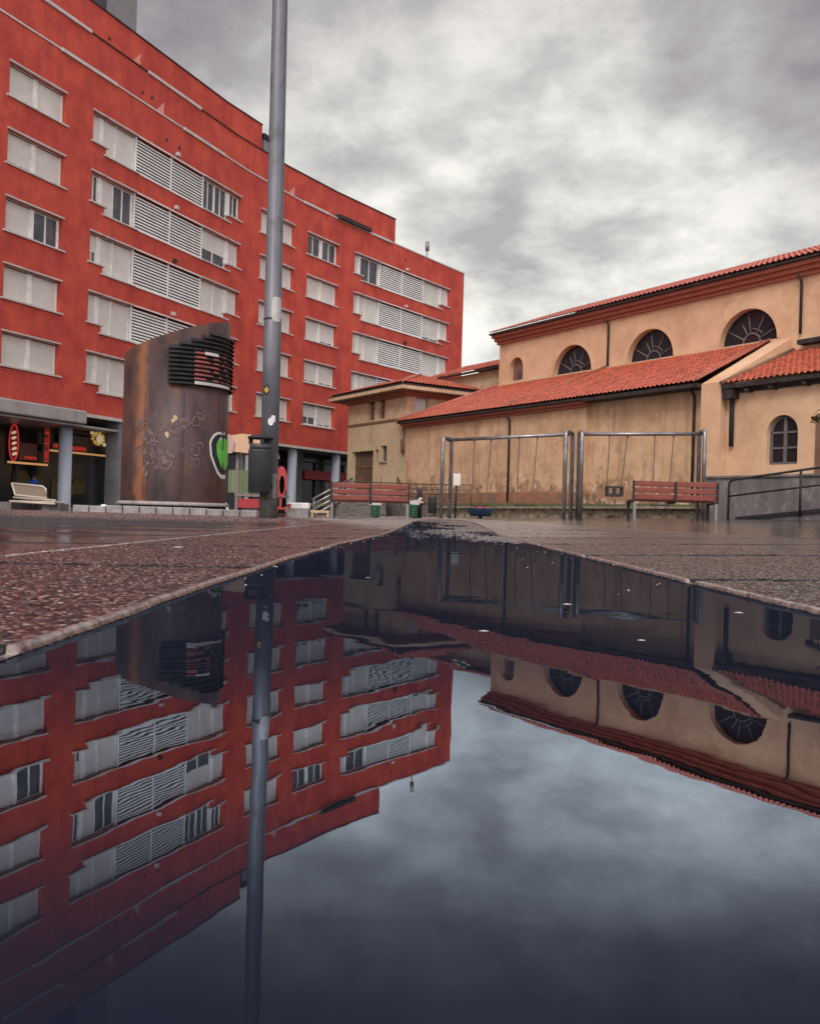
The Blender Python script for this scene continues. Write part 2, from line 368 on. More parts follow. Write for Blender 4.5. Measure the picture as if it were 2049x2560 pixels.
def pave_mat():
    m = bpy.data.materials.new('wet_paving'); m.use_nodes = True
    t = m.node_tree; n = t.nodes; l = t.links; b = n['Principled BSDF']
    geo = n.new('ShaderNodeNewGeometry'); s = n.new('ShaderNodeSeparateXYZ'); l.new(geo.outputs['Position'], s.inputs[0])
    def nz(sc, det=4, rough=.6, st=(1, 1, 1)):
        mp = n.new('ShaderNodeMapping'); mp.inputs['Scale'].default_value = st; l.new(geo.outputs['Position'], mp.inputs[0])
        q = n.new('ShaderNodeTexNoise'); q.inputs['Scale'].default_value = sc; q.inputs['Detail'].default_value = det
        q.inputs['Roughness'].default_value = rough; l.new(mp.outputs[0], q.inputs['Vector']); return q.outputs[0]
    def mr(v, a, b_, c=0., d=1., sm=True):
        q = n.new('ShaderNodeMapRange'); l.new(v, q.inputs[0])
        if sm: q.interpolation_type = 'SMOOTHSTEP'
        for i, x in enumerate((a, b_, c, d)): q.inputs[i+1].default_value = x
        return q.outputs[0]
    def mix(f, a, b_):
        q = n.new('ShaderNodeMix'); q.data_type = 'RGBA'; l.new(f, q.inputs[0])
        for i, v in ((6, a), (7, b_)):
            if isinstance(v, tuple): q.inputs[i].default_value = (*v, 1)
            else: l.new(v, q.inputs[i])
        return q.outputs[2]
    def mt(op, a, b_=0.):
        q = n.new('ShaderNodeMath'); q.operation = op
        for i, v in enumerate((a, b_)):
            if isinstance(v, (int, float)): q.inputs[i].default_value = v
            else: l.new(v, q.inputs[i])
        return q.outputs[0]
    fine = nz(150, 3); med = nz(60, 4, .7); big = nz(1.4, 5); big2 = nz(.55, 5)
    vo = n.new('ShaderNodeTexVoronoi'); vo.inputs['Scale'].default_value = 165; l.new(geo.outputs['Position'], vo.inputs['Vector'])
    vc = n.new('ShaderNodeSeparateColor'); l.new(vo.outputs['Color'], vc.inputs[0])
    red = mix(mr(med, .3, .7), (.022, .010, .010), (.13, .058, .050))
    red = mix(mr(vc.outputs[0], .62, .75), red, (.24, .125, .11))
    red = mix(mr(vc.outputs[1], .90, .94), red, (.34, .25, .22))
    red = mix(mr(vo.outputs['Distance'], .45, .75), red, (.012, .006, .006))
    gry = mix(mr(vc.outputs[0], .3, .8), (.025, .022, .022), (.20, .185, .175)); gry = mix(mr(vo.outputs['Distance'], .45, .75), gry, (.010, .009, .010))
    red = mix(mt('MULTIPLY', mr(s.outputs[0], .2, .5), .85), red, gry)
    pale = mix(mr(med, .3, .7), (.22, .20, .185), (.42, .39, .36))
    pale = mix(mr(fine, .5, .7), pale, (.5, .47, .44))
    pale = mix(mr(vo.outputs['Distance'], .5, .8), pale, (.08, .07, .065))
    # pale concrete band flares out around the far end of the channel
    ax = mt('ABSOLUTE', mt('SUBTRACT', s.outputs[0], .45))
    lim = mt('MULTIPLY_ADD', s.outputs[1], .17); q_ = lim.node; q_.inputs[2].default_value = .15
    band = mr(mt('SUBTRACT', lim, mt('ADD', ax, mt('MULTIPLY', big, .9))), -.15, .35)
    far = mr(s.outputs[1], 2.2, 5.5)
    bandf = mt('MULTIPLY', band, far)
    col = mix(bandf, red, pale)
    # dull dark joints every 0.9 m across, and along x=-0.76
    fy = mt('FRACT', mt('DIVIDE', mt('ADD', s.outputs[1], .32+.9*20-.45), .9)); dy = mt('ABSOLUTE', mt('SUBTRACT', fy, .5))
    j1 = mr(mt('SUBTRACT', dy, mt('MINIMUM', mt('MULTIPLY', s.outputs[1], .0045), .03)), .014, .024, 1., 0.)
    dx = mt('ABSOLUTE', mt('ADD', s.outputs[0], .76)); j2 = mr(dx, .006, .016, 1., 0.)
    dx3 = mt('ABSOLUTE', mt('SUBTRACT', s.outputs[0], 1.22)); j3 = mr(dx3, .003, .012, 1., 0.)
    j = mt('MAXIMUM', j1, j3)
    col = mix(mt('MULTIPLY', j, .92), col, (.008, .006, .008))
    col = mix(mt('MULTIPLY', j2, mr(med, .3, .6)), col, (.50, .46, .42))
    l.new(col, b.inputs['Base Color'])
    # thin water film in broad patches, mostly away from the border slabs
    side = mt('MAXIMUM', mr(s.outputs[0], -.70, -1.0), mr(s.outputs[0], 1.25, 1.9))
    wet = mt('MULTIPLY', mr(mt('ADD', mt('MULTIPLY', big, .55), mt('MULTIPLY', big2, .45)), .33, .47), side)
    rough = n.new('ShaderNodeMapRange'); l.new(wet, rough.inputs[0]); rough.inputs[3].default_value = .20; rough.inputs[4].default_value = .07
    rn = mt('ADD', rough.outputs[0], mt('MULTIPLY', mt('SUBTRACT', med, .5), .12))
    l.new(rn, b.inputs['Roughness']); b.inputs['Specular IOR Level'].default_value = .45
    bu = n.new('ShaderNodeBump'); bu.inputs['Distance'].default_value = .011
    st = n.new('ShaderNodeMapRange'); l.new(wet, st.inputs[0]); st.inputs[3].default_value = .9; st.inputs[4].default_value = .05
    l.new(st.outputs[0], bu.inputs['Strength'])
    hh = mt('SUBTRACT', mt('SUBTRACT', mt('ADD', mt('MULTIPLY', med, .5), mt('MULTIPLY', vc.outputs[2], .35)), mt('MULTIPLY', vo.outputs['Distance'], .75)), mt('MULTIPLY', j, .8))
    l.new(hh, bu.inputs['Height']); l.new(bu.outputs[0], b.inputs['Normal'])
    return m
M['pave'] = pave_mat()
M['worn'] = mat('worn_wet_edge', (.30, .24, .22), .2, col2=(.06, .04, .04), nscale=70, bump=.004, bscale=90)
def grain(X, Y):
    c = noise.cell((X*130, Y*130, 0)) if False else noise.noise((X*95, Y*95, 1.3))
    return c*.0034 + noise.noise((X*22, Y*22, 9))*.0016
def make_side(sign, name):
    m = MB()
    ys = yrows(.35, YB, .007)
    JY = [.9*(n_+.5)-17.87 for n_ in range(20, 36)]
    hw = lambda q: .012+.004*q
    ys = [y for y in ys if all(abs(y-q) > hw(q)+.003 for q in JY)]
    for q in JY:
        if q < YB-1: ys += [q-hw(q)-.002, q-hw(q), q+hw(q), q+hw(q)+.002]
    ys = sorted([-8, -4, -2, -1, -.5, 0, .1, .2, .3] + ys)
    fine = [0, .0006, .002, .004, .009] + [.03+.008*i for i in range(66)]
    coarse = [.6, .7, .85, 1.05, 1.3, 1.7, 2.3, 3.2, 4.5, 7, 11, 17, 25, 38, 60]
    ts = fine + coarse
    idx = []
    for Y in ys:
        bx = bankL(Y) if sign < 0 else bankR(Y)
        bx += wob(Y, 11 if sign < 0 else 29)*(1 if sign < 0 else 1)
        row = []
        for k, t in enumerate(ts):
            X = bx + sign*t
            z = gz(X, Y) if Y < YB-.5 else gz(X, Y)
            if k == 0: z = -.06
            elif k == 1: z = .0008
            elif k == 2: z = z - .0018 + noise.noise((X*70, Y*130, 4))*.0012
            elif k <= 4: z = z + .0002 + noise.noise((X*110, Y*150, 4))*.0014
            elif t < .56 and .35 < Y < 9: z += grain(X, Y)*(1 if Y < 5 else 1.6)
            if k > 1 and any(abs(Y-q) <= hw(q)+.0005 for q in JY): z = max(z-.006, .0004)
            m.v.append((X, Y, z)); row.append(len(m.v)-1)
        idx.append(row)
    for a, b in zip(idx, idx[1:]):
        for k in range(len(ts)-1):
            q = [a[k], a[k+1], b[k+1], b[k]]
            m.f.append(q if sign > 0 else q[::-1]); m.mi.append(1 if 1 <= k < 4 else 0); m.sm.append(True)
    o = m.build(name, [M['pave'], M['worn']], fix=False); o['kind'] = 'structure'; return o
make_side(-1, 'plaza_paving'); make_side(1, 'plaza_pavement')
def far_ground():
    m = MB(); ys = [YB-.003, 24, 27, 31, 36, 43, 52, 65, 85, 120, 260]
    xs = [-140, -90, -60, -40, -28, -20, -14, -10, -7, -5, -3, -1.5, -.24, .45, 1, 2, 3, 5, 7, 10, 14, 20, 28, 40, 60, 100]
    ys[0] = YB
    g = [[m.pt((x, y, gz(x, y) if x > -12 else gz(-12, y))) for x in xs] for y in ys]
    for a, b in zip(g, g[1:]):
        for k in range(len(xs)-1):
            m.f.append([a[k], a[k+1], b[k+1], b[k]]); m.mi.append(0); m.sm.append(False)
    o = m.build('ground', M['pave'], fix=False); o['kind'] = 'structure'
far_ground()
# channel bed with gravel that breaks the surface where the water gets shallow
def bed():
    m = MB(); ys = [-8, -2, 0, .5] + yrows(1, YB-.05, .006); K = 70
    g = []
    for Y in ys:
        a, b = bankL(Y)-.05, bankR(Y)+.05; row = []
        for k in range(K+1):
            X = a+(b-a)*k/K
            sh = min(1, max(0, (Y-1.4)/2.6))
            side = (X-bankL(Y))/(bankR(Y)-bankL(Y))
            shal = -.022 + .0225*sh*(.75+.27*side) + noise.noise((X*3, Y*1.2, 2))*.006*sh
            if Y > 12: shal += .001*(Y-12)
            z = shal + (noise.noise((X*60, Y*26, 1)) + .7*noise.noise((X*140, Y*60, 5)))*.0085*sh
            row.append(m.pt((X, Y, z)))
        g.append(row)
    for a, b in zip(g, g[1:]):
        for k in range(K):
            m.f.append([a[k], a[k+1], b[k+1], b[k]]); m.mi.append(0); m.sm.append(True)
    mm = mat('wet_gravel', (.05, .05, .055), .25, col2=(.3, .29, .28), nscale=60, bump=.004, bscale=120, lo=.5, hi=.75)
    o = m.build('channel_bed', mm, fix=False); o['kind'] = 'structure'
bed()
def water():
    m = bpy.data.materials.new('puddle_water'); m.use_nodes = True
    t = m.node_tree; n = t.nodes; l = t.links; n.clear()
    o = n.new('ShaderNodeOutputMaterial'); g = n.new('ShaderNodeBsdfGlossy'); d = n.new('ShaderNodeBsdfDiffuse'); mx = n.new('ShaderNodeMixShader')
    g.inputs['Roughness'].default_value = .012; g.inputs['Color'].default_value = (.36, .42, .51, 1)
    d.inputs['Color'].default_value = (.010, .013, .024, 1)
    geo = n.new('ShaderNodeNewGeometry')
    def nz(sc, st, det=2):
        mp = n.new('ShaderNodeMapping'); mp.inputs['Scale'].default_value = st; l.new(geo.outputs['Position'], mp.inputs[0])
        q = n.new('ShaderNodeTexNoise'); q.inputs['Scale'].default_value = sc; q.inputs['Detail'].default_value = det; l.new(mp.outputs[0], q.inputs['Vector']); return q.outputs[0]
    def mt(op, a, b_=0.):
        q = n.new('ShaderNodeMath'); q.operation = op
        for i, v in enumerate((a, b_)):
            if isinstance(v, (int, float)): q.inputs[i].default_value = v
            else: l.new(v, q.inputs[i])
        return q.outputs[0]
    s = n.new('ShaderNodeSeparateXYZ'); l.new(geo.outputs['Position'], s.inputs[0])
    # slow undulation plus small rings left by rain drops
    h = mt('MULTIPLY', nz(5, (1, 1, 1)), .00042)
    h = mt('ADD', h, mt('MULTIPLY', nz(34, (1, .8, 1)), .00003))
    vo = n.new('ShaderNodeTexVoronoi'); vo.inputs['Scale'].default_value = 5.5
    mp = n.new('ShaderNodeMapping'); mp.inputs['Scale'].default_value = (1, 1, 0); l.new(geo.outputs['Position'], mp.inputs[0]); l.new(mp.outputs[0], vo.inputs['Vector'])
    ring = mt('MULTIPLY', mt('SINE', mt('MULTIPLY', vo.outputs['Distance'], 75)), mt('MAXIMUM', mt('SUBTRACT', .30, vo.outputs['Distance']), 0))
    cs = n.new('ShaderNodeSeparateColor'); l.new(vo.outputs['Color'], cs.inputs[0])
    ring = mt('MULTIPLY', ring, mt('GREATER_THAN', cs.outputs[0], .72))
    h = mt('ADD', h, mt('MULTIPLY', ring, .00007))
    bu = n.new('ShaderNodeBump'); bu.inputs['Strength'].default_value = 1; bu.inputs['Distance'].default_value = 1.
    l.new(h, bu.inputs['Height']); l.new(bu.outputs[0], g.inputs['Normal'])
    vd = n.new('ShaderNodeVectorMath'); vd.operation = 'DOT_PRODUCT'; l.new(geo.outputs['Incoming'], vd.inputs[0]); l.new(geo.outputs['Normal'], vd.inputs[1])
    cr = n.new('ShaderNodeValToRGB'); l.new(vd.outputs['Value'], cr.inputs[0]); e = cr.color_ramp.elements
    e[0].position = 0; e[0].color = (.45,)*3+(1,); e[1].position = 1; e[1].color = (.03,)*3+(1,)
    for p, v in ((.03, .24), (.10, .25), (.16, .36), (.24, .97), (.29, .92), (.35, .46), (.41, .15), (.47, .05), (.55, .03)):
        q = e.new(p); q.color = (v, v, v, 1)
    l.new(cr.outputs[0], mx.inputs[0]); l.new(d.outputs[0], mx.inputs[1]); l.new(g.outputs[0], mx.inputs[2]); l.new(mx.outputs[0], o.inputs[0])
    w_ = MB(); ys = [-8, -1, 0] + [i*.25 for i in range(1, int((YB-.6)*4))]
    for a, b in zip(ys, ys[1:]):
        w_.face([(bankL(a)-.03, a, 0), (bankR(a)+.03, a, 0), (bankR(b)+.03, b, 0), (bankL(b)-.03, b, 0)])
    ob = w_.build('puddle_water', m, fix=False); ob['kind'] = 'structure'
water()

# ================================================================== RED APARTMENT BUILDING
K = [(-26.5, 19.5), (-20.9, 32.2), (-16.3, 42.8), (-10.6, 56.2), (-8.1, 61.0), (-5.2, 65.6), (4.1, 78.4)]
SS = [0.]
for a, b in zip(K, K[1:]): SS.append(SS[-1]+math.dist(a, b))
S0 = SS[1]; SS = [q-S0 for q in SS]           # s = 0 at the second point
SEND = SS[-1]
def seg(i):
    a, b = K[i], K[i+1]; Ln = math.dist(a, b); return (b[0]-a[0])/Ln, (b[1]-a[1])/Ln
def fp(s, off, z):
    """facade space -> world: s along the front, off outwards, z up"""
    i = 0
    while i < len(K)-2 and s > SS[i+1]: i += 1
    ex, ey = seg(i); nx, ny = ey, -ex
    X = K[i][0]+ex*(s-SS[i]); Y = K[i][1]+ey*(s-SS[i])
    for k in range(1, len(K)-1):
        if abs(s-SS[k]) < 1e-4:
            a, b = seg(k-1), seg(k); mx_, my_ = a[1]+b[1], -a[0]-b[0]; q = math.hypot(mx_, my_); mx_ /= q; my_ /= q
            c = mx_*a[1]+my_*(-a[0]); nx, ny = mx_/c, my_/c
    return (X+nx*off, Y+ny*off, z)
apt = thing('apartment_building', 'long red rendered apartment block above an arcade of grey columns', 'building', (-10.6, 56.2, 0))
def bl(mb, name, m, parent=apt, **k):
    o = mb.build(name, m, None, **k)
    o.parent = parent; o.matrix_parent_inverse = Matrix.Translation(-Vector(APT)) if parent is apt else Matrix()
    return o
APT = (-10.6, 56.2, 0)
rows = [19.3-2.93*i for i in range(5)]
open_ = []
for zt in rows:
    zb = zt-1.47; zl = zt-1.87
    open_ += [(7.55, 10.82, zb, zt), (27.45, 31.1, zb, zt), (32.6, 36.08, zb, zt)]
    open_ += [(12.6, 13.5, zb, zt), (13.5, 24.1, zl, zt), (24.1, 25.3, zb, zt)]
    open_ += [(38.0, 38.87, zb, zt), (38.87, 49.4, zl, zt), (49.4, 50.6, zb, zt)]
    open_ += [(.8, 4.1, zb, zt), (-9.5, -3.2, zb, zt)]
ZS, ZP = 4.5, 21.15
sb = sorted(set([SS[0], SEND] + SS[1:-1] + [q for o in open_ for q in o[:2]]))
zb_ = sorted(set([ZS, ZP] + [round(q, 4) for o in open_ for q in o[2:]]))
def hole(s, z): return any(o[0] < s < o[1] and o[2] < z < o[3] for o in open_)
mb = MB(fp); D = -.27
for i in range(len(sb)-1):
    for j in range(len(zb_)-1):
        s0, s1, z0, z1 = sb[i], sb[i+1], zb_[j], zb_[j+1]; sm, zm = (s0+s1)/2, (z0+z1)/2
        if hole(sm, zm):
            if not hole((sb[i-1]+s0)/2, zm): mb.face([(s0, 0, z0), (s0, D, z0), (s0, D, z1), (s0, 0, z1)])
            if not hole((s1+sb[i+2])/2, zm): mb.face([(s1, 0, z0), (s1, D, z0), (s1, D, z1), (s1, 0, z1)])
            if not hole(sm, (zb_[j-1]+z0)/2): mb.face([(s0, 0, z0), (s0, D, z0), (s1, D, z0), (s1, 0, z0)])
            if not hole(sm, (z1+zb_[j+2])/2): mb.face([(s0, 0, z1), (s0, D, z1), (s1, D, z1), (s1, 0, z1)])
        else:
            mb.face([(s0, 0, z0), (s1, 0, z0), (s1, 0, z1), (s0, 0, z1)])
DEP = -13
SK = SS[:]
for a, b in zip(SK, SK[1:]):                       # parapet top, terrace, back wall, soffit
    mb.face([(a, 0, ZP), (b, 0, ZP), (b, -.25, ZP), (a, -.25, ZP)])
    mb.face([(a, -.25, ZP), (b, -.25, ZP), (b, -.25, ZP-.5), (a, -.25, ZP-.5)])
    mb.face([(a, -.25, ZP-.5), (b, -.25, ZP-.5), (b, DEP, ZP-.5), (a, DEP, ZP-.5)])
    mb.face([(a, DEP, ZS), (b, DEP, ZS), (b, DEP, ZP), (a, DEP, ZP)])
for s_ in (SK[0], SEND): mb.face([(s_, 0, ZS), (s_, DEP, ZS), (s_, DEP, ZP), (s_, 0, ZP)])
bl(mb, 'wall', M['red'], fix=False)
mb = MB(fp)                                        # arcade ceiling
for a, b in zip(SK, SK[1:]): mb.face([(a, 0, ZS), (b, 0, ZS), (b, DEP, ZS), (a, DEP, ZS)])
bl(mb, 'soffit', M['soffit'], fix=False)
mb = MB(fp)
for a, b in zip(SK, SK[1:]):
    mb.box((a, .002, ZS-.10), (b, .07, ZS+.06))
bl(mb, 'edge_trim', M['trim'])
mb = MB(fp)
for a, b in zip(SK, SK[1:]): mb.box((a, -.30, ZP+.003), (b, .05, ZP+.09))
bl(mb, 'parapet_cap', M['trim'])
# stepped back top storeys
def setback(off, z0, z1, s0, s1, nm):
    mb = MB(fp); pts = [s0]+[q for q in SK if s0 < q < s1]+[s1]
    for a, b in zip(pts, pts[1:]):
        mb.face([(a, off, z0), (b, off, z0), (b, off, z1), (a, off, z1)])
        mb.face([(a, off, z1), (b, off, z1), (b, DEP+.5, z1), (a, DEP+.5, z1)])
        mb.face([(a, DEP+.5, z0), (b, DEP+.5, z0), (b, DEP+.5, z1), (a, DEP+.5, z1)])
    for q in (s0, s1): mb.face([(q, off, z0), (q, DEP+.5, z0), (q, DEP+.5, z1), (q, off, z1)])
    o = bl(mb, nm, M['red'], fix=False)
    mb = MB(fp)
    for a, b in zip(pts, pts[1:]): mb.box((a, off-.2, z1+.003), (b, off+.06, z1+.07))
    bl(mb, 'coping', M['gutter'])
setback(-1.0, ZP-.5, 23.6, SK[0], 44.1, 'upper_storey')
setback(-1.9, 23.6, 25.85, SK[0], 29.75, 'top_storey')
# terrace rails: pale bars along parts of the parapets, glass end screens
for (s0, s1, o_, z_) in ((10.4, 14.1, 0, ZP), (19.5, 23.4, 0, ZP), (32.0, 34.7, 0, ZP), (40.0, 42.2, 0, ZP)):
    mb = MB(fp); mb.box((s0, o_+.003, z_-.05), (s1, o_+.11, z_+.11)); bl(mb, 'terrace_rail', M['trim'])
for (s0, s1, o_, z_) in ((9.6, 13.3, -1.0, 23.6), (17.6, 22.3, -1.0, 23.6)):
    mb = MB(fp); mb.box((s0, o_+.003, z_-.05), (s1, o_+.11, z_+.11)); bl(mb, 'terrace_rail', M['trim'])
for s0, z_, o_ in ((17.8, ZP, 0), (17.0, 23.6, -1.0), (31.0, ZP, 0)):
    mb = MB(fp); mb.map = None
    p = [fp(s0, o_-.03, z_+.1), fp(s0, o_-.95, z_+.1), fp(s0, o_-.95, z_+.15), fp(s0, o_-.03, z_+.75)]
    q = [fp(s0+.04, o_-.03, z_+.1), fp(s0+.04, o_-.95, z_+.1), fp(s0+.04, o_-.95, z_+.15), fp(s0+.04, o_-.03, z_+.75)]
    mb.face(p); mb.face(q[::-1])
    for k in range(4): mb.face([p[k], p[(k+1) % 4], q[(k+1) % 4], q[k]])
    mb2 = mat('frosted_screen', (.45, .20, .17), .4); bl(mb, 'terrace_screen', mb2)
mb = MB(fp)                                        # dark slot awning on the right terrace
mb.box((35.8, -.2, ZP+.05), (39.6, .25, ZP+.32)); bl(mb, 'awning', M['gutter'])
mb = MB(fp)
for s_, z_ in ((18.1, 20.0), (19.2, 20.0), (17.25, 22.36), (18.0, 22.4), (15.6, 24.6), (18.0, 24.7), (44.2, 20.3), (2.6, 20.2)):
    c = [(s_+.11*math.cos(a*math.pi/5), .004, z_+.11*math.sin(a*math.pi/5)) for a in range(10)]
    off = 0 if z_ < 21 else (-1.0 if z_ < 23.6 else -1.9)
    mb = MB(fp); mb.face([(x, off+.006, z) for x, _, z in c]); bl(mb, 'vent_hole', M['gutter'], fix=False)
mb = MB(fp); mb.box((16.1, -5.5, 25.9), (18.0, -2.2, 30.6)); bl(mb, 'penthouse', M['grey_roof'])
mb = MB(fp); mb.box((12.0, -5.6, 25.9), (16.05, -2.6, 30.2)); mb.box((11.5, -6, 30.65), (18.2, -2, 30.9)); bl(mb, 'penthouse_core', M['grey_dark'])
mb = MB(fp); mb.box((30.1, -2.6, 23.65), (30.7, -2.0, 25.1)); ch_ = bl(mb, 'chimney', M['grey_roof'])
mb = MB(fp); mb.box((30.0, -2.7, 25.12), (30.8, -1.9, 25.45)); bl(mb, 'chimney_cap', M['black'], ch_)
mb = MB(fp); mb.box((24.6, -3.2, 25.9), (25.6, -2.4, 26.3)); bl(mb, 'roof_box', M['grey_dark'])
mb = MB(fp); mb.tube([(48.0, -.6, ZP), (48.0, -.6, ZP+1.4)], .05); mb.tube([(48.0, -.6, ZP+.9), (48.0, -.6, ZP+1.65)], .17); bl(mb, 'antenna', M['steel_d'])
mb = MB(fp); mb.tube([(29.9, -2.4, 23.7), (29.9, -2.4, 25.2)], .09); bl(mb, 'flue', M['trim'])

# --- windows
rw = random.Random(3)
def win(s0, s1, z0, z1, panes, lower=None, part='window', seams=True):
    """a framed opening: panes = list of (kind, share); kind in shutter, part, glass, post, open"""
    d0 = D+.015
    f = MB(fp); t = .06
    f.box((s0, d0-.05, z1-.025), (s1, d0+.035, z1-.001)); f.box((s0+.002, d0-.05, z1-.072), (s1-.002, d0-.02, z1-.027), 1); f.box((s0, d0-.05, z0+.001), (s1, d0+.035, z0+.06))  # dark strip below the top bar paints in the shade under the lintel
    f.box((s0+.001, d0-.05, z0+.062), (s0+t, d0+.035, z1-.072)); f.box((s1-t, d0-.05, z0+.062), (s1-.001, d0+.035, z1-.072))
    tot = sum(p[1] for p in panes); x = s0+t; W = s1-s0-2*t; blinds = []; glass = []
    for kind, sh in panes:
        wdt = W*sh/tot; a, b = x, x+wdt; x = b
        if kind == 'post': f.box((a+.001, d0-.05, z0+.062), (b-.001, d0+.05, z1-.072)); continue
        zt_, zb2 = z1-.073, z0+.062
        drop = {'shutter': 0, 'glass': 1, 'part': .72, 'half': .35, 'low': .16}[kind] if kind != 'shutter' else 0
        h = zt_-zb2
        zc = zb2 + h*({'shutter': 0, 'glass': 1, 'part': .22, 'half': .42, 'low': .13}[kind])
        if zc < zt_-.01: blinds.append((a+.001, b-.001, zc+.001, zt_))
        if zc > zb2+.01:
            glass.append((a, b, zb2, zc))
            mid = (a+b)/2
            f.box((mid-.035, d0-.045, zb2), (mid+.035, d0+.0, zc-.001)); f.box((a, d0-.046, zc-.045), (b, d0-.002, zc-.002))
            f.box((a, d0-.045, zb2+.001), (b, d0-.001, zb2+.05)); f.box((a+.001, d0-.045, zb2+.051), (a+.045, d0-.001, zc-.05)); f.box((b-.045, d0-.045, zb2+.051), (b-.001, d0-.001, zc-.05))
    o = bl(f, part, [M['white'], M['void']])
    for bset, nm, mm in ((blinds, 'shutter', M['shutter']), (glass, 'pane', M['glass'])):
        if not bset: continue
        m_ = MB(fp)
        for a, b, c, d in bset:
            if nm == 'shutter':
                n_ = max(3, int((d-c)/.085)); dz = (d-c)/n_
                for k in range(n_):      # slightly folded shutter laths
                    m_.face([(a, d0-.02, c+k*dz), (b, d0-.02, c+k*dz), (b, d0-.008, c+(k+.75)*dz), (a, d0-.008, c+(k+.75)*dz)])
                    m_.face([(a, d0-.008, c+(k+.75)*dz), (b, d0-.008, c+(k+.75)*dz), (b, d0-.02, c+(k+1)*dz), (a, d0-.02, c+(k+1)*dz)])
            else:
                m_.face([(a, d0-.044, c), (b, d0-.044, c), (b, d0-.044, d), (a, d0-.044, d)])
        bl(m_, nm, mm, o, fix=False)
    m_ = MB(fp); m_.box((s0-.14, D, z0-.075), (s1+.14, .09, z0+.001)); bl(m_, 'sill', M['trim'], o)
    m_ = MB(fp); m_.box((s0-.05, -.05, z1-.002), (s1+.05, .07, z1+.06)); bl(m_, 'lintel', M['trim'], o)
    return o
def louvres(s0, s1, z0, z1):
    m_ = MB(fp); d0 = -.16; mid = (s0+s1)/2; n_ = 11
    for a, b in ((s0+.05, mid-.03), (mid+.03, s1-.05)):
        for k in range(n_):
            z = z0+.06+(z1-z0-.1)*k/n_
            m_.face([(a, d0+.02, z+.092), (b, d0+.02, z+.092), (b, d0+.06, z), (a, d0+.06, z)])
            m_.face([(a, d0+.06, z), (b, d0+.06, z), (b, d0+.055, z-.015), (a, d0+.055, z-.015)])
            m_.face([(a, d0-.035, z+.07), (b, d0-.035, z+.07), (b, d0+.055, z-.015), (a, d0+.055, z-.015)])
    for a in (s0, mid-.03, s1-.05): m_.box((a+.001, d0-.04, z0+.01), (a+.049, d0+.08, z1-.01))
    m_.box((s0, -.2, z0-.075), (s1, .06, z0)); m_.box((s0, -.05, z1-.002), (s1, .03, z1+.06))
    o = bl(m_, 'louvre_screen', M['slat'], fix=False)
    m_ = MB(fp); m_.face([(s0, -.42, z0), (s1, -.42, z0), (s1, -.42, z1), (s0, -.42, z1)])
    for q in (s0, s1): m_.face([(q, -.42, z0), (q, D, z0), (q, D, z1), (q, -.42, z1)])
    bl(m_, 'gallery_recess', M['void'], o, fix=False)
std = [('shutter', 1), ('post', .17), ('shutter', 1)]
Apat = [std, [('low', 1), ('post', .17), ('shutter', 1)], [('shutter', 1), ('post', .17), ('glass', 1)], std, std]
Cpat = [[('shutter', 1), ('post', .17), ('low', 1)], std, [('low', 1), ('post', .17), ('shutter', 1)], std, [('shutter', 1), ('post', .17), ('low', 1)]]
Dpat = [[('glass', 1), ('post', .17), ('glass', 1)], std, [('shutter', 1), ('post', .17), ('low', 1)], [('low', 1), ('post', .17), ('low', 1)], [('half', 1), ('post', .17), ('low', 1)]]
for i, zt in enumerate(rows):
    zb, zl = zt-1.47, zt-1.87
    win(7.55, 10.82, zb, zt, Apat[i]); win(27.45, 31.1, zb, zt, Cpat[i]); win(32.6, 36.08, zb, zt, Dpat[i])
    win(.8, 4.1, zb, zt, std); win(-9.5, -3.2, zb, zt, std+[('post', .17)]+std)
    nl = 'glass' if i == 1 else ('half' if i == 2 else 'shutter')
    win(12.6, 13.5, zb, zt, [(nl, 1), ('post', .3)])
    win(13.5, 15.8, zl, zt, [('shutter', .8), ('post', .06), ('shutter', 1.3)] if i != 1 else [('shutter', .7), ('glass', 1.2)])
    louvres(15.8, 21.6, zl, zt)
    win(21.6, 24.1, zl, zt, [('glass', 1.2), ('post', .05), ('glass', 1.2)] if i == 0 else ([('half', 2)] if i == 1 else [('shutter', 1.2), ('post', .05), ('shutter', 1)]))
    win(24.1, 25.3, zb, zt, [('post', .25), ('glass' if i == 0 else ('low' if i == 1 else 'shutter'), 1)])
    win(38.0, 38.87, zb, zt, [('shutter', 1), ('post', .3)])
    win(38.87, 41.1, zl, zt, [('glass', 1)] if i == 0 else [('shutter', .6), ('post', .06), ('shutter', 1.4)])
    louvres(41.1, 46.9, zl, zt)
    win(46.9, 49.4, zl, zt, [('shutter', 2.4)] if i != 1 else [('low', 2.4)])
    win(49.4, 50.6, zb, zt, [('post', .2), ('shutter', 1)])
for i, zt in enumerate(rows[:5]):                 # small wall lamps / brackets above the louvres
    m_ = MB(fp)
    for s_ in (18.9, 44.3): m_.box((s_, .003, zt+.17), (s_+.22, .16, zt+.36))
    bl(m_, 'wall_bracket', M['trim'] if i != 2 else M['gutter'])

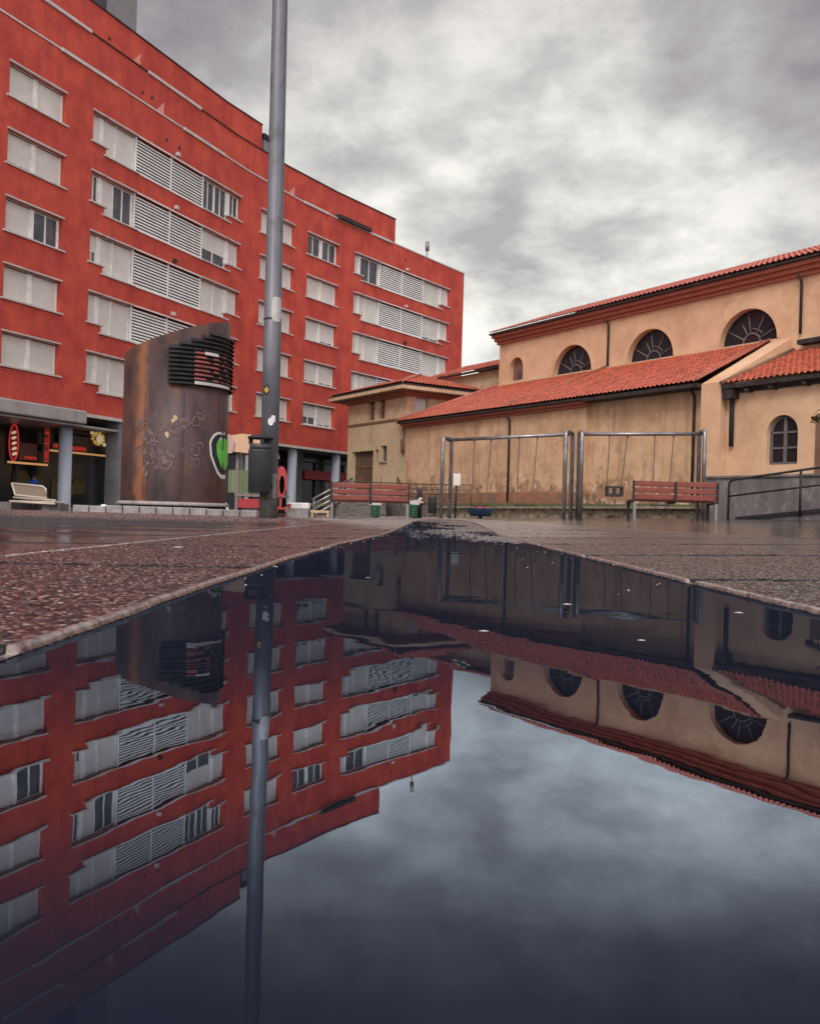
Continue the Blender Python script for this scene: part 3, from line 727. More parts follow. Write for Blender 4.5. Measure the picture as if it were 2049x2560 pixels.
# --- arcade: columns, shopfront behind, canopy
GA = -.17
for s_ in (-6.8, -.6):
    pass
colx = [(-8.5, .31, 0), (-2.2, .31, 0), (5.6, .31, 0), (11.85, .31, 0), (15.55, .42, 1), (20.9, .31, 0), (27.0, .31, 0), (32.1, .33, 0), (37.0, .31, 0), (42.5, .31, 0), (48.5, .31, 0)]
for s_, r_, sq in colx:
    m_ = MB(); c = fp(s_, -.42, 0)
    if sq: m_ = MB(fp); m_.box((s_-r_, -.9, GA-.1), (s_+r_, -.05, ZS-.003))
    else: m_.lathe([(r_+.05, GA-.1), (r_+.05, GA+.12), (r_, GA+.16), (r_, ZS-.003)], (c[0], c[1], 0), 28)
    bl(m_, 'column', M['pier'] if sq else M['column'])
mb = MB(fp)
for a, b in zip(SK, SK[1:]): mb.face([(a, -3.6, GA-.2), (b, -3.6, GA-.2), (b, -3.6, ZS), (a, -3.6, ZS)])
mb.face([(SEND-.02, -3.6, GA-.2), (SEND-.02, -.9, GA-.2), (SEND-.02, -.9, ZS), (SEND-.02, -3.6, ZS)])
bl(mb, 'shopfront', M['shop'], fix=False)
mb = MB(fp)
for a, b in zip(SK, SK[1:]): mb.box((a, -3.55, GA-.1), (b, -3.4, GA+.35))
for s_ in [q*3.3-8 for q in range(19)]: mb.box((s_, -3.56, GA+.36), (s_+.09, -3.45, ZS-.7))
for a, b in zip(SK, SK[1:]): mb.box((a, -3.57, ZS-.69), (b, -3.38, ZS-.6))
bl(mb, 'shopfront_frame', M['grey_dark'])
mb = MB(fp); mb.box((35.1, -3.37, GA), (36.3, -2.9, ZS-.01)); bl(mb, 'shop_pier', M['pier'])
mb = MB(fp)                                        # silver canopy edge at the left
pts = [q for q in SK if q < 12.2]+[12.2]
for a, b in zip(pts, pts[1:]):
    mb.box((a, .075, ZS-.52), (b, .55, ZS+.11)); mb.box((a, -3.3, ZS-.66), (b, .35, ZS-.53))
mb.box((12.2, -1.2, ZS-.64), (15.3, -.1, ZS-.5))
bl(mb, 'canopy', M['canopy'], bevel=.08)

# --- signs of the arcade shops (hung between the columns and the glass)
def sign(name, label, cat='sign', group=None, at=None):
    return thing(name, label, cat, at, 0, group)
def onf(mb, name, m, root, **k):
    o = mb.build(name, m, None, **k); o.parent = root; o.matrix_parent_inverse = Matrix.Translation(-Vector(root.location)); return o
def stroke_row(m_, s0, s1, z0, z1, off, n_, vertical=False):
    """small illegible neon strokes"""
    for k in range(n_):
        if vertical:
            a = z0+(z1-z0)*k/n_; b = a+(z1-z0)/n_*.78; w0, w1 = s0, s1
            m_.tube([(w0, off, a), (w1, off, a), (w1, off, b), (w0, off, b)][:rw.choice((3, 4))], .022, 6)
            if rw.random() < .6: m_.tube([(w0, off, (a+b)/2), (w1, off, (a+b)/2)], .02, 6)
        else:
            a = s0+(s1-s0)*k/n_; b = a+(s1-s0)/n_*.75
            m_.tube([(a, off, z0), (a, off, z1), (b, off, z1), (b, off, z0)][:rw.choice((3, 4))], .024, 6)
            if rw.random() < .6: m_.tube([(a, off, (z0+z1)/2), (b, off, (z0+z1)/2)], .02, 6)
SO = -2.3
t_ = sign('shop_sign', 'tall red oval neon sign with cream dots in the arcade', at=fp(10.5, SO, 2.1))
m_ = MB(fp); el = [(10.5+.27*math.cos(a*math.pi/14), 2.98+.86*math.sin(a*math.pi/14)) for a in range(28)]
m_.prism([(10.5+.24*math.cos(a*math.pi/14), 2.98+.82*math.sin(a*math.pi/14)) for a in range(28)], SO-.10, SO-.02); onf(m_, 'panel', M['banner'], t_)
m_ = MB(fp); m_.tube([(x, SO, z) for x, z in el+[el[0]]], .035, 6); onf(m_, 'neon_outline', M['neon_red'], t_)
m_ = MB(fp)
for k in range(5): m_.prism([(10.48+.14*math.cos(a*math.pi/5)+.02*k, 3.45-k*.25+.085*math.sin(a*math.pi/5+.5)) for a in range(10)], SO-.015, SO+.02)
onf(m_, 'neon_dots', M['neon_wh'], t_)
t_ = sign('shop_sign', 'dim square poster glowing orange along its bottom, beside the oval neon', at=fp(11.4, SO, 2.2))
m_ = MB(fp); m_.box((10.86, SO-.1, 2.2), (11.97, SO-.03, 3.02)); onf(m_, 'panel', M['poster'], t_)
m_ = MB(fp); stroke_row(m_, 11.2, 11.93, 2.24, 2.36, SO, 5); onf(m_, 'neon_lettering', M['neon_red'], t_)
t_ = sign('shop_sign', 'vertical red neon lettering on a narrow dark board left of the round column', at=fp(12.5, SO, 2.1))
m_ = MB(fp); m_.box((12.33, SO-.1, 2.12), (12.75, SO-.03, 3.9)); onf(m_, 'panel', M['grey_dark'], t_)
m_ = MB(fp); stroke_row(m_, 12.42, 12.68, 2.2, 3.82, SO, 11, True); onf(m_, 'neon_lettering', M['neon_red'], t_)
t_ = sign('shop_sign', 'horizontal red neon lettering over an orange strip right of the round column', at=fp(14.2, SO, 2.85))
m_ = MB(fp); m_.box((12.95, SO-.1, 2.86), (15.4, SO-.03, 3.2)); onf(m_, 'panel', M['grey_dark'], t_)
m_ = MB(fp); stroke_row(m_, 13.02, 13.4, 2.93, 3.12, SO, 2); stroke_row(m_, 14.0, 15.25, 2.91, 3.10, SO, 8); onf(m_, 'neon_lettering', M['neon_red'], t_)
t_ = sign('light_strip', 'long orange light strip under the horizontal red neon lettering', 'light strip', at=fp(14.2, SO, 2.7))
m_ = MB(fp); m_.box((12.8, SO-.06, 2.74), (16.8, SO+.02, 2.83)); onf(m_, 'strip', M['neon_or'], t_)
t_ = sign('light_strip', 'orange light strip under the oval neon sign and the dim poster', 'light strip', at=fp(11.4, SO, 1.95))
m_ = MB(fp); m_.box((10.2, SO-.06, 1.99), (12.65, SO+.02, 2.09)); onf(m_, 'strip', M['neon_or'], t_)
t_ = sign('shop_sign', 'square glowing yellow sign hanging at the right end of the shopfront', at=fp(16.1, SO, 3.2))
m_ = MB(fp); m_.box((15.5, SO-.12, 3.22), (16.78, SO-.03, 4.12)); onf(m_, 'panel', M['poster'], t_, bevel=.1)
m_ = MB(fp)
for k in range(14):
    a = k*.449; m_.prism([(16.12+(.48+.05*math.sin(k*2.1))*math.cos(a+q*.3)*f_, 3.66+.36*math.sin(a+q*.3)*f_) for q, f_ in ((0, 1), (1, 1), (1, .55), (0, .55))], SO-.02, SO+.01)
onf(m_, 'yellow_ring', M['neon_ye'], t_)
m_ = MB(fp); m_.prism([(16.2+.25*math.cos(a*.628), 3.64+.22*math.sin(a*.628)) for a in range(10)], SO+.012, SO+.03); m_.box((15.55, SO-.02, 3.85), (15.75, SO+.02, 4.02)); m_.box((16.5, SO-.02, 3.28), (16.72, SO+.02, 3.46)); onf(m_, 'pale_centre', M['neon_wh'], t_)
t_ = sign('shop_sign', 'plain red shop fascia with faint pale lettering under the arcade near the stairs', at=fp(38.3, -2.75, 2.5))
m_ = MB(fp); m_.box((36.4, -2.9, 2.53), (41.5, -2.75, 3.2)); onf(m_, 'panel', M['banner'], t_)
m_ = MB(fp); stroke_row(m_, 38.3, 39.6, 2.62, 2.78, -2.73, 9); onf(m_, 'lettering', mat('pale_pink_letters', (.5, .2, .2), .6), t_)
# olive window film, jagged shapes on the glass
for s0, lab, pts in ((11.75, 'jagged olive film on the shop glass behind the person in blue', [(0, .55), (.75, .6), (1.05, 1.0), (1.5, .75), (1.9, .8), (1.9, 1.3), (1.5, 1.55), (1.1, 1.25), (.75, 1.75), (0, 1.8)]),
               (14.2, 'jagged olive film on the shop glass right of the round column', [(0, .35), (.5, .55), (.5, .95), (1.0, .4), (1.7, .7), (2.4, .7), (2.35, 1.45), (2.0, 1.3), (1.75, 1.55), (1.4, 1.1), (1.0, 1.65), (.6, 1.5), (.4, 1.2), (0, 1.5)])):
    m_ = MB(fp); m_.prism([(s0+x, z) for x, z in pts], -3.59, -3.55); o = m_.build('window_film', M['olive']); tag(o, lab, 'window film', 'olive films on the shop glass')

# ================================================================== CHURCH
O_ = (4.88, 51.86); E_ = (.542, -.8404); Nn = (-.8404, -.542)
def cp(u, v, z): return (O_[0]+E_[0]*u+Nn[0]*v, O_[1]+E_[1]*u+Nn[1]*v, z)
church = thing('church', 'tan plastered church with clay tile roofs and fan-shaped arched windows', 'church', cp(9, 0, 0))
def cb(mb, name, m, parent=church, **k):
    o = mb.build(name, m, None, **k); o.parent = parent
    o.matrix_parent_inverse = Matrix.Translation(-Vector(church.location)) if parent is church else Matrix()
    return o
def archwall(mb, u0, u1, z0, z1, v, arches, depth=.35, n_=20):
    """wall strip at plane v with arched openings (uc, r, zbase, zspring)"""
    us = {u0, u1}
    for uc, r_, zb, zs in arches:
        for k in range(n_+1): us.add(round(uc - r_*math.cos(math.pi*k/n_), 5))
    us = sorted(us)
    def at(u, A):
        uc, r_, zb, zs = A; q = r_*r_-(u-uc)**2
        return zs+math.sqrt(max(0, q))
    for a, b in zip(us, us[1:]):
        m = (a+b)/2; A = next((q for q in arches if abs(m-q[0]) < q[1]), None)
        if A is None: mb.face([(a, v, z0), (b, v, z0), (b, v, z1), (a, v, z1)]); continue
        za, zc = at(a, A), at(b, A)
        mb.face([(a, v, za), (b, v, zc), (b, v, z1), (a, v, z1)])
        mb.face([(a, v, za), (b, v, zc), (b, v-depth, zc), (a, v-depth, za)])
        if A[2] > z0+.01:
            mb.face([(a, v, z0), (b, v, z0), (b, v, A[2]), (a, v, A[2])])
            mb.face([(a, v, A[2]), (b, v, A[2]), (b, v-depth, A[2]), (a, v-depth, A[2])])
    for uc, r_, zb, zs in arches:
        for q in (uc-r_, uc+r_):
            if zs > zb: mb.face([(q, v, zb), (q, v-depth, zb), (q, v-depth, zs), (q, v, zs)])
nave = [(6.08, 1.42, 7.70, 7.72), (11.33, 1.42, 7.70, 7.72), (16.69, 1.42, 7.70, 7.72), (21.95, 1.42, 7.70, 7.72), (1.53, .58, 7.80, 8.52)]
mb = MB(cp); archwall(mb, 0, 30, 5.0, 9.98, 0, nave)
mb.face([(0, 0, .4), (0, -11, .4), (0, -11, 10), (0, 0, 10)]); mb.face([(30, 0, .4), (30, -11, .4), (30, -11, 10), (30, 0, 10)])
mb.face([(0, -11, .4), (30, -11, .4), (30, -11, 10), (0, -11, 10)])
mb.face([(0, 0, 10), (0, -11, 10), (0, -5.5, 12.3)]); mb.face([(0, 0, .4), (30, 0, .4), (30, 0, 5), (0, 0, 5)])
cb(mb, 'nave_wall', M['plaster'], fix=False)
# aisle wall (two planes: the left part stands slightly proud)
mb = MB(cp)
mb.face([(-3.42, 4.0, .3), (11.4, 4.0, .3), (11.4, 4.0, 5.3), (-3.42, 4.0, 5.3)])
mb.face([(11.4, 4.0, .3), (11.4, 3.72, .3), (11.4, 3.72, 5.3), (11.4, 4.0, 5.3)])
mb.face([(11.4, 3.72, .3), (17.9, 3.72, .3), (17.9, 3.72, 5.4), (11.4, 3.72, 5.4)])
mb.face([(-3.42, 4, .3), (-3.42, 0, .3), (-3.42, 0, 5.3), (-3.42, 4, 5.3)])
cb(mb, 'aisle_wall', M['plaster_low'], fix=False)
mb = MB(cp); mb.box((-3.4, 3.9, .3), (11.38, 4.05, 1.35)); cb(mb, 'plinth', mat('red_plinth', (.40, .15, .08), .9, col2=(.20, .12, .08), nscale=1.6, col3=(.12, .1, .08), n3=2, bump=.02, bscale=8))
# end wall of the aisle: pier with sloping coping
mb = MB(cp); pts = [(.002, .3), (4.25, .3), (4.25, 5.42), (.002, 7.62)]
A = [(17.88, v, z) for v, z in pts]; B = [(18.78, v, z) for v, z in pts]
mb.face(A); mb.face(B)
for k in range(4): mb.face([A[k], A[(k+1) % 4], B[(k+1) % 4], B[k]])
cb(mb, 'end_wall', M['plaster'])
# chapel
mb = MB(cp); archwall(mb, 18.79, 29.9, .3, 5.25, 3.9, [(21.17, .62, 2.26, 3.40)], .3)
mb.face([(18.79, 3.9, .3), (18.79, 0, .3), (18.79, 0, 7.0), (18.79, 3.9, 5.2)])
cb(mb, 'chapel_wall', M['plaster'], fix=False)

def roof(mb, u0, u1, v0, z0, v1, z1, umin=None, umax=None, per=.24, amp=.035, row=.38, step=.028):
    """corrugated tile slope from the eave (v0,z0) up to (v1,z1)"""
    Ls = math.hypot(v1-v0, z1-z0); nr = max(2, round(Ls/row)); nx, nz = (z1-z0)/Ls, -(v1-v0)/Ls
    if nz < 0: nx, nz = -nx, -nz
    nx = abs(z1-z0)/Ls * (1 if v0 > v1 else -1); nz = abs(v1-v0)/Ls
    cols = int((u1-u0)/per*8)+1
    rowsI = []
    for r_ in range(nr):
        for tt, ex in ((r_/nr, step), ((r_+1)/nr, 0.)):
            t = tt
            a = umin(t) if umin else u0; b = umax(t) if umax else u1
            line = []
            for c in range(cols+1):
                u = min(max(u0+(u1-u0)*c/cols, a), b)
                h = amp*abs(math.sin(math.pi*u/per))*2-amp*.6 + ex + .012*noise.noise((math.floor(u/per)*3.1, r_*2.7, 0))
                v = v0+(v1-v0)*t; z = z0+(z1-z0)*t
                line.append(mb.pt((u, v+nx*h, z+nz*h)))
            rowsI.append(line)
    for a, b in zip(rowsI, rowsI[1:]):
        for k in range(cols): mb.f.append([a[k], a[k+1], b[k+1], b[k]]); mb.mi.append(0); mb.sm.append(False)
# nave roof
mb = MB(cp); roof(mb, -.2, 30.2, .72, 10.60, -5.5, 12.9, per=.26); roof(mb, -.2, 30.2, -11.7, 10.6, -5.5, 12.9, per=.5); cb(mb, 'nave_roof', M['tile_pale'], fix=False)
mb = MB(cp)
mb.box((-.08, .003, 9.98), (30, .16, 10.14)); mb.box((-.12, .003, 10.143), (30, .32, 10.32)); mb.box((-.16, .003, 10.323), (30, .50, 10.48))
cb(mb, 'nave_cornice', M['cornice'])
mb = MB(cp); mb.box((-.2, .45, 10.483), (30, .66, 10.58)); mb.box((-.2, -11, 10.5), (-.02, .44, 10.62)); cb(mb, 'nave_gutter', M['gutter'])
# aisle roof: hipped at the left
mb = MB(cp); roof(mb, -3.7, 17.85, 4.55, 5.50, .0, 7.62, umin=lambda t: -3.7+3.7*t); cb(mb, 'aisle_roof', M['tile'], fix=False)
mb = MB(cp)                                        # left hip side
mb.face([(-3.7, 4.5, 5.48), (0, 0, 7.62), (0, -2.5, 7.62), (-3.7, -2.5, 5.48)]); cb(mb, 'hip_slope', M['tile'], fix=False)
mb = MB(cp); mb.tube([(-3.7, 4.5, 5.56), (0, .02, 7.70)], .09, 8); cb(mb, 'hip_tiles', M['tile_pale'])
mb = MB(cp); mb.tube([(6.6, 4.5, 5.56), (8.55, .05, 7.70)], .07, 8); cb(mb, 'roof_seam', M['cornice'])
mb = MB(cp); mb.tube([(17.5, 4.55, 5.55), (17.5, .05, 7.68)], .045, 8); mb.tube([(17.8, 4.5, 5.57), (17.8, .05, 7.70)], .05, 8); cb(mb, 'verge_tiles', M['tile_pale'])
mb = MB(cp); mb.box((-.05, .003, 7.60), (17.85, .10, 7.68)); cb(mb, 'flashing', M['cream'])
mb = MB(cp); mb.box((-3.6, 4.003, 5.12), (11.5, 4.16, 5.24)); mb.box((-3.62, 4.003, 5.243), (11.55, 4.34, 5.36)); cb(mb, 'aisle_cornice', M['cornice'])
mb = MB(cp); mb.box((-3.7, 4.3, 5.363), (11.6, 4.52, 5.46)); mb.box((11.6, 3.73, 5.30), (17.85, 4.50, 5.45)); cb(mb, 'aisle_gutter', M['gutter'])
# chapel roof
mb = MB(cp); roof(mb, 19.0, 30, 4.35, 5.30, .0, 7.05, per=.24, amp=.04, step=.04); cb(mb, 'chapel_roof', M['tile'], fix=False)
mb = MB(cp); mb.box((18.85, 4.0, 5.12), (30, 4.33, 5.26)); mb.box((19.0, 3.905, 4.98), (30, 4.0, 5.10)); cb(mb, 'chapel_gutter', M['gutter'])
mb = MB(cp); mb.tube([(18.86, 4.35, 5.34), (18.86, .0, 7.12)], .09, 8); cb(mb, 'chapel_verge', M['reveal'])
mb = MB(cp); mb.box((19.3, .003, 7.22), (30, .45, 7.40)); cb(mb, 'upper_gutter', M['gutter'])
mb = MB(cp)
for u_ in (19.9, 20.9, 22.2): mb.tube([(u_, 3.9, 5.0), (u_, 4.3, 5.0)], .07, 8)
cb(mb, 'rafter_ends', M['gutter'])
# pipes
def pipe(u_, v_, z1, z0, hop=True):
    mb = MB(cp); mb.tube([(u_, v_+.32, z1), (u_, v_+.12, z1-.22), (u_, v_+.10, z1-.4), (u_, v_+.10, z0)], .055, 10)
    if hop: mb.box((u_-.13, v_+.02, z1-.18), (u_+.13, v_+.3, z1+.02))
    cb(mb, 'downpipe', M['gutter'])
pipe(8.7, 0, 10.0, 7.7, False); pipe(19.2, 0, 10.0, 7.7, False); pipe(6.15, 4.0, 5.12, .9, False); pipe(17.2, 3.72, 5.3, .9, False)
mb = MB(cp); mb.tube([(19.1, 4.15, 5.1), (19.1, 4.0, 4.7), (19.1, 3.99, 3.0)], .085, 10); mb.box((18.9, 3.93, 4.75), (19.35, 4.3, 5.1)); cb(mb, 'downpipe', M['gutter'])
# nave fan windows
def fan(uc, r_, zb):
    o = MB(cp); o.prism([(uc+r_*1.0*math.cos(math.pi*k/24), zb+.02+r_*math.sin(math.pi*k/24)) for k in range(25)], -.33, -.30)
    W = cb(o, 'arched_window', M['stained'])
    o = MB(cp)
    o.tube([(uc+.42*math.cos(math.pi*k/12), -.28, zb+.02+.42*math.sin(math.pi*k/12)) for k in range(13)], .045, 6)
    o.tube([(uc+.62*math.cos(.6+.95*k/6), -.28, zb+.02+.62*math.sin(.6+.95*k/6)) for k in range(7)], .03, 6)
    for a, rr in ((25, .98), (62, .98), (98, .98), (118, .7), (150, .98)): 
        c, s_ = math.cos(R(a)), math.sin(R(a)); o.tube([(uc+.44*c, -.28, zb+.44*s_), (uc+r_*rr*c, -.28, zb+r_*rr*s_)], [.045, .02], 6)
    o.box((uc-r_, -.31, zb-.0), (uc+r_, -.24, zb+.05))
    cb(o, 'tracery', M['lead'], W)
    o = MB(cp)
    for k in range(24):
        a0, a1 = math.pi*k/24, math.pi*(k+1)/24
        q = [(uc+rr*math.cos(a), zb+.02+rr*math.sin(a)) for rr, a in ((r_+.001, a0), (r_+.12, a0), (r_+.12, a1), (r_+.001, a1))]
        o.prism(q, .001, .035)
    cb(o, 'arch_moulding', M['plaster'], W)
for uc in (6.08, 11.33, 16.69, 21.95): fan(uc, 1.42, 7.70)
o = MB(cp); o.prism([(.95, 7.8), (2.11, 7.8)]+[(1.53+.58*math.cos(math.pi*k/12), 8.52+.58*math.sin(math.pi*k/12)) for k in range(13)], -.33, -.28); W = cb(o, 'arched_niche', M['reveal'])
o = MB(cp); o.box((1.35, -.275, 7.85), (1.68, -.26, 8.35)); o.box((1.76, -.275, 7.85), (2.05, -.26, 8.35)); cb(o, 'pane', M['glass'], W)
# chapel window
o = MB(cp); o.prism([(20.55, 2.26), (21.79, 2.26)]+[(21.17+.62*math.cos(math.pi*k/16), 3.40+.62*math.sin(math.pi*k/16)) for k in range(17)], 3.62, 3.65); W = cb(o, 'arched_window', M['stained'])
o = MB(cp)
o.box((21.11, 3.655, 2.3), (21.23, 3.72, 3.98)); 
for z in (2.28, 2.83, 3.38): o.box((20.56, 3.655, z), (21.105, 3.70, z+.075)); o.box((21.235, 3.655, z), (21.78, 3.70, z+.075))
o.tube([(21.17+.56*math.cos(math.pi*k/16), 3.68, 3.40+.56*math.sin(math.pi*k/16)) for k in range(17)], .05, 6)
o.box((20.56, 3.655, 2.36), (20.66, 3.72, 3.4)); cb(o, 'window_frame', M['lead'], W)
o = MB(cp); o.box((22.5, 3.905, .9), (23.6, 3.97, 3.75)); W = cb(o, 'door', M['reveal'])
# rear wing
mb = MB(cp); mb.box((-9, -8, .4), (-.02, -1.0, 8.9)); cb(mb, 'rear_wing', M['annex'])
mb = MB(cp); roof(mb, -9.3, .0, -.55, 9.0, -4.5, 10.4, per=.26); roof(mb, -9.3, 0, -8.4, 9.0, -4.5, 10.4, per=.5); cb(mb, 'rear_roof', M['tile'], fix=False)
mb = MB(cp); mb.box((-9.3, -.75, 8.88), (0, -.56, 8.98)); cb(mb, 'rear_gutter', M['gutter'])

# ================================================================== ANNEX (little tower house)
annex = thing('annex_house', 'square two-storey beige house with a hipped tile roof beside the church', 'house', cp(-7, 4, 0))
def ab(mb, name, m, parent=annex, **k):
    o = mb.build(name, m, None, **k); o.parent = parent
    o.matrix_parent_inverse = Matrix.Translation(-Vector(annex.location)) if parent is annex else Matrix()
    return o
U0, U1, V0, V1 = -10.45, -3.45, -1.2, 4.0
def rectwall(mb, mp, a0, a1, z0, z1, holes, dep):
    A_ = sorted({a0, a1}|{q for h in holes for q in h[:2]}); Z_ = sorted({z0, z1}|{q for h in holes for q in h[2:]})
    inh = lambda a, z: any(h[0] < a < h[1] and h[2] < z < h[3] for h in holes)
    for p, q in zip(A_, A_[1:]):
        for r_, s_ in zip(Z_, Z_[1:]):
            if not inh((p+q)/2, (r_+s_)/2): mb.face([mp(p, 0, r_), mp(q, 0, r_), mp(q, 0, s_), mp(p, 0, s_)])
    for h in holes:
        a, b, c, d = h
        for P_ in (((a, c), (b, c)), ((b, c), (b, d)), ((b, d), (a, d)), ((a, d), (a, c))):
            (x0, y0), (x1, y1) = P_; mb.face([mp(x0, 0, y0), mp(x1, 0, y1), mp(x1, dep, y1), mp(x0, dep, y0)])
holesL = [(-8.0, -7.15, 5.88, 7.0), (-6.7, -5.92, 5.88, 7.0)]
lowL = [(-9.9, -7.2, 1.05, 4.01), (-6.98, -6.58, 3.25, 4.04), (-6.32, -5.6, 3.3, 4.24)]
mb = MB(cp)
rectwall(mb, lambda a, d, z: (a, V1+d, z), U0, U1, 5.78, 7.12, holesL, -.3)
rectwall(mb, lambda a, d, z: (U1+d, a, z), V0, V1, 5.78, 7.12, [(2.5, 3.42, 5.9, 7.05)], -.35)
for a, b in (((U0, V1), (U0, V0)), ((U0, V0), (U1, V0))): mb.face([(*a, .3), (*b, .3), (*b, 7.1), (*a, 7.1)])
ab(mb, 'upper_wall', M['cream'], fix=False)
mb = MB(cp); rectwall(mb, lambda a, d, z: (a, V1-.02+d, z), U0, U1, .3, 5.7, lowL, -.35)
mb.face([(U1, V0, .3), (U1, V1-.02, .3), (U1, V1-.02, 5.7), (U1, V0, 5.7)])
ab(mb, 'lower_wall', M['annex'], fix=False)
mb = MB(cp); mb.box((U0-.04, V0, 5.66), (U1+.05, V1+.05, 5.78)); ab(mb, 'string_course', M['reveal'])
mb = MB(cp); mb.box((U0-.12, V0, 7.0), (U1+.12, V1+.14, 7.12)); mb.box((U0-.35, V0-.2, 7.123), (U1+.35, V1+.35, 7.24)); ab(mb, 'cornice', M['cornice'])
mb = MB(cp); mb.box((U0-.95, V0-.7, 7.243), (U1+.9, V1+.9, 7.30)); ab(mb, 'eaves', M['reveal'])
mb = MB(cp); mb.box((U0-1.0, V0-.75, 7.303), (U1+.95, V1+.95, 7.50)); ab(mb, 'eaves_board', M['cream'])
mb = MB(cp); mb.box((U0-.95, V0-.7, 7.503), (U1+.9, V1+.9, 7.62)); ab(mb, 'gutter', M['gutter'])
# hipped roof (front and right slopes tiled)
ru0, ru1, rv0, rv1, zr, zt2 = U0-.95, U1+.9, V0-.7, V1+.9, 7.68, 8.75
mid = (rv1-rv0)/2
mb = MB(cp); roof(mb, ru0, ru1, rv1, zr, (rv0+rv1)/2, zt2, umin=lambda t: ru0+mid*t, umax=lambda t: ru1-mid*t)
mb.map = None; roof_sw = MB(lambda v, u, z: cp(u, v, z))
roof(roof_sw, rv0, rv1, ru1, zr, ru1-mid, zt2, umin=lambda t: rv0+mid*t*.999, umax=lambda t: rv1-mid*t*.999)
k0 = len(mb.v); mb.v += roof_sw.v; mb.f += [[q+k0 for q in f] for f in roof_sw.f]; mb.mi += roof_sw.mi; mb.sm += roof_sw.sm
mb.map = cp
mb.face([(ru0, rv0, zr), (ru1, rv0, zr), (ru1-mid, (rv0+rv1)/2, zt2), (ru0+mid, (rv0+rv1)/2, zt2)]); mb.face([(ru0, rv0, zr), (ru0, rv1, zr), (ru0+mid, (rv0+rv1)/2, zt2)])
ab(mb, 'roof', M['tile'], fix=False)
mb = MB(cp); mb.tube([(ru1, rv1, zr+.05), (ru1-mid, (rv0+rv1)/2, zt2+.07)], .09, 8); mb.tube([(ru0+mid, (rv0+rv1)/2, zt2+.05), (ru1-mid, (rv0+rv1)/2, zt2+.05)], .1, 8); ab(mb, 'ridge_tiles', M['tile_pale'])
for a, b in ((-8.0, -7.15), (-6.7, -5.92)):
    mb = MB(cp); mb.box((a+.01, V1-.28, 5.89), (b-.01, V1-.22, 6.99)); w_ = ab(mb, 'window', M['reveal'])
    mb = MB(cp); mb.box((b-.5, V1-.215, 5.95), (b-.2, V1-.20, 6.9)); ab(mb, 'pane', M['glass'], w_)
    mb = MB(cp); mb.box((b-.53, V1-.198, 6.42), (b-.17, V1-.18, 6.48)); mb.box((b-.12, V1-.21, 5.93), (b-.05, V1-.18, 6.95)); ab(mb, 'window_frame', M['cream'], w_)
mb = MB(cp); mb.box((U1-.30, 2.55, 5.92), (U1-.25, 3.40, 7.03)); w_ = ab(mb, 'shuttered_window', M['paintw'])
mb = MB(cp); mb.box((-9.89, V1-.36, 1.05), (-7.21, V1-.30, 3.98)); w_ = ab(mb, 'door', mat('brown_door', (.13, .085, .055), .6, col2=(.09, .06, .04), nscale=3))
mb = MB(cp)
for u_ in (-9.5, -8.6, -7.7): mb.box((u_, V1-.29, 1.1), (u_+.06, V1-.26, 3.6))
mb.box((-9.85, V1-.29, 3.0), (-7.25, V1-.255, 3.07)); mb.box((-9.35, V1-.29, 2.05), (-8.8, V1-.25, 2.45)); ab(mb, 'door_trim', M['reveal'], w_)
for a, b, c, d in lowL[1:]:
    mb = MB(cp); mb.box((a, V1-.3, c), (b, V1-.26, d)); w_ = ab(mb, 'window', M['glass'])
mb = MB(cp); mb.box((-6.40, V1-.015, 3.2), (-5.52, V1+.08, 3.3)); ab(mb, 'sill', M['kerb'])
mb = MB(cp); mb.tube([(U1-.12, V1+.1, 5.6), (U1-.12, V1+.1, 4.2), (U1-.12, V1+.1, 3.7)], .06, 8); mb.box((U1-.3, V1+.02, 3.7), (U1-.15, V1+.2, 4.5)); ab(mb, 'downpipe', M['reveal'])

# ================================================================== TERRACE OF THE CHURCH
mb = MB(cp)
uu = [-14, -8, -3.4, 1, 6, 11, 16, 21, 24.6]; 
def wz(u): return .44+.008*(u+4) if u > -4 else .44
def gzz(u, v): p = cp(u, v, 0); return gz(p[0])
vs_ = [6.55, 6.4, 6.0, 5.2, 4.02]
g = [[mb.pt((u, v, wz(u)+.02+(.78-wz(u))*((6.55-v)/2.5) + .03*noise.noise((u*1.3, v*2, 0)))) for v in vs_] for u in [-14+i*.35 for i in range(111)]]
for a, b in zip(g, g[1:]):
    for k in range(4): mb.f.append([a[k], a[k+1], b[k+1], b[k]]); mb.mi.append(0); mb.sm.append(True)
o = mb.build('grass_bank', M['grass'], fix=False); o['kind'] = 'structure'
mb = MB(cp)                                        # grass blades along the top of the stone wall
rg = random.Random(5)
for k in range(5200):
    u = rg.uniform(4, 24.4); v = rg.uniform(5.6, 6.75) if rg.random() < .7 else rg.uniform(4.1, 5.6); z = wz(u)+(.78-wz(u))*max(0, (6.55-v)/2.5)
    h = rg.uniform(.03, .13); q = rg.uniform(-.04, .04); r_ = rg.uniform(-.03, .03)
    mb.face([(u, v, z), (u+.018, v, z), (u+q, v+r_, z+h)])
o = mb.build('grass', M['grass'], fix=False); tag(o, kind='stuff')
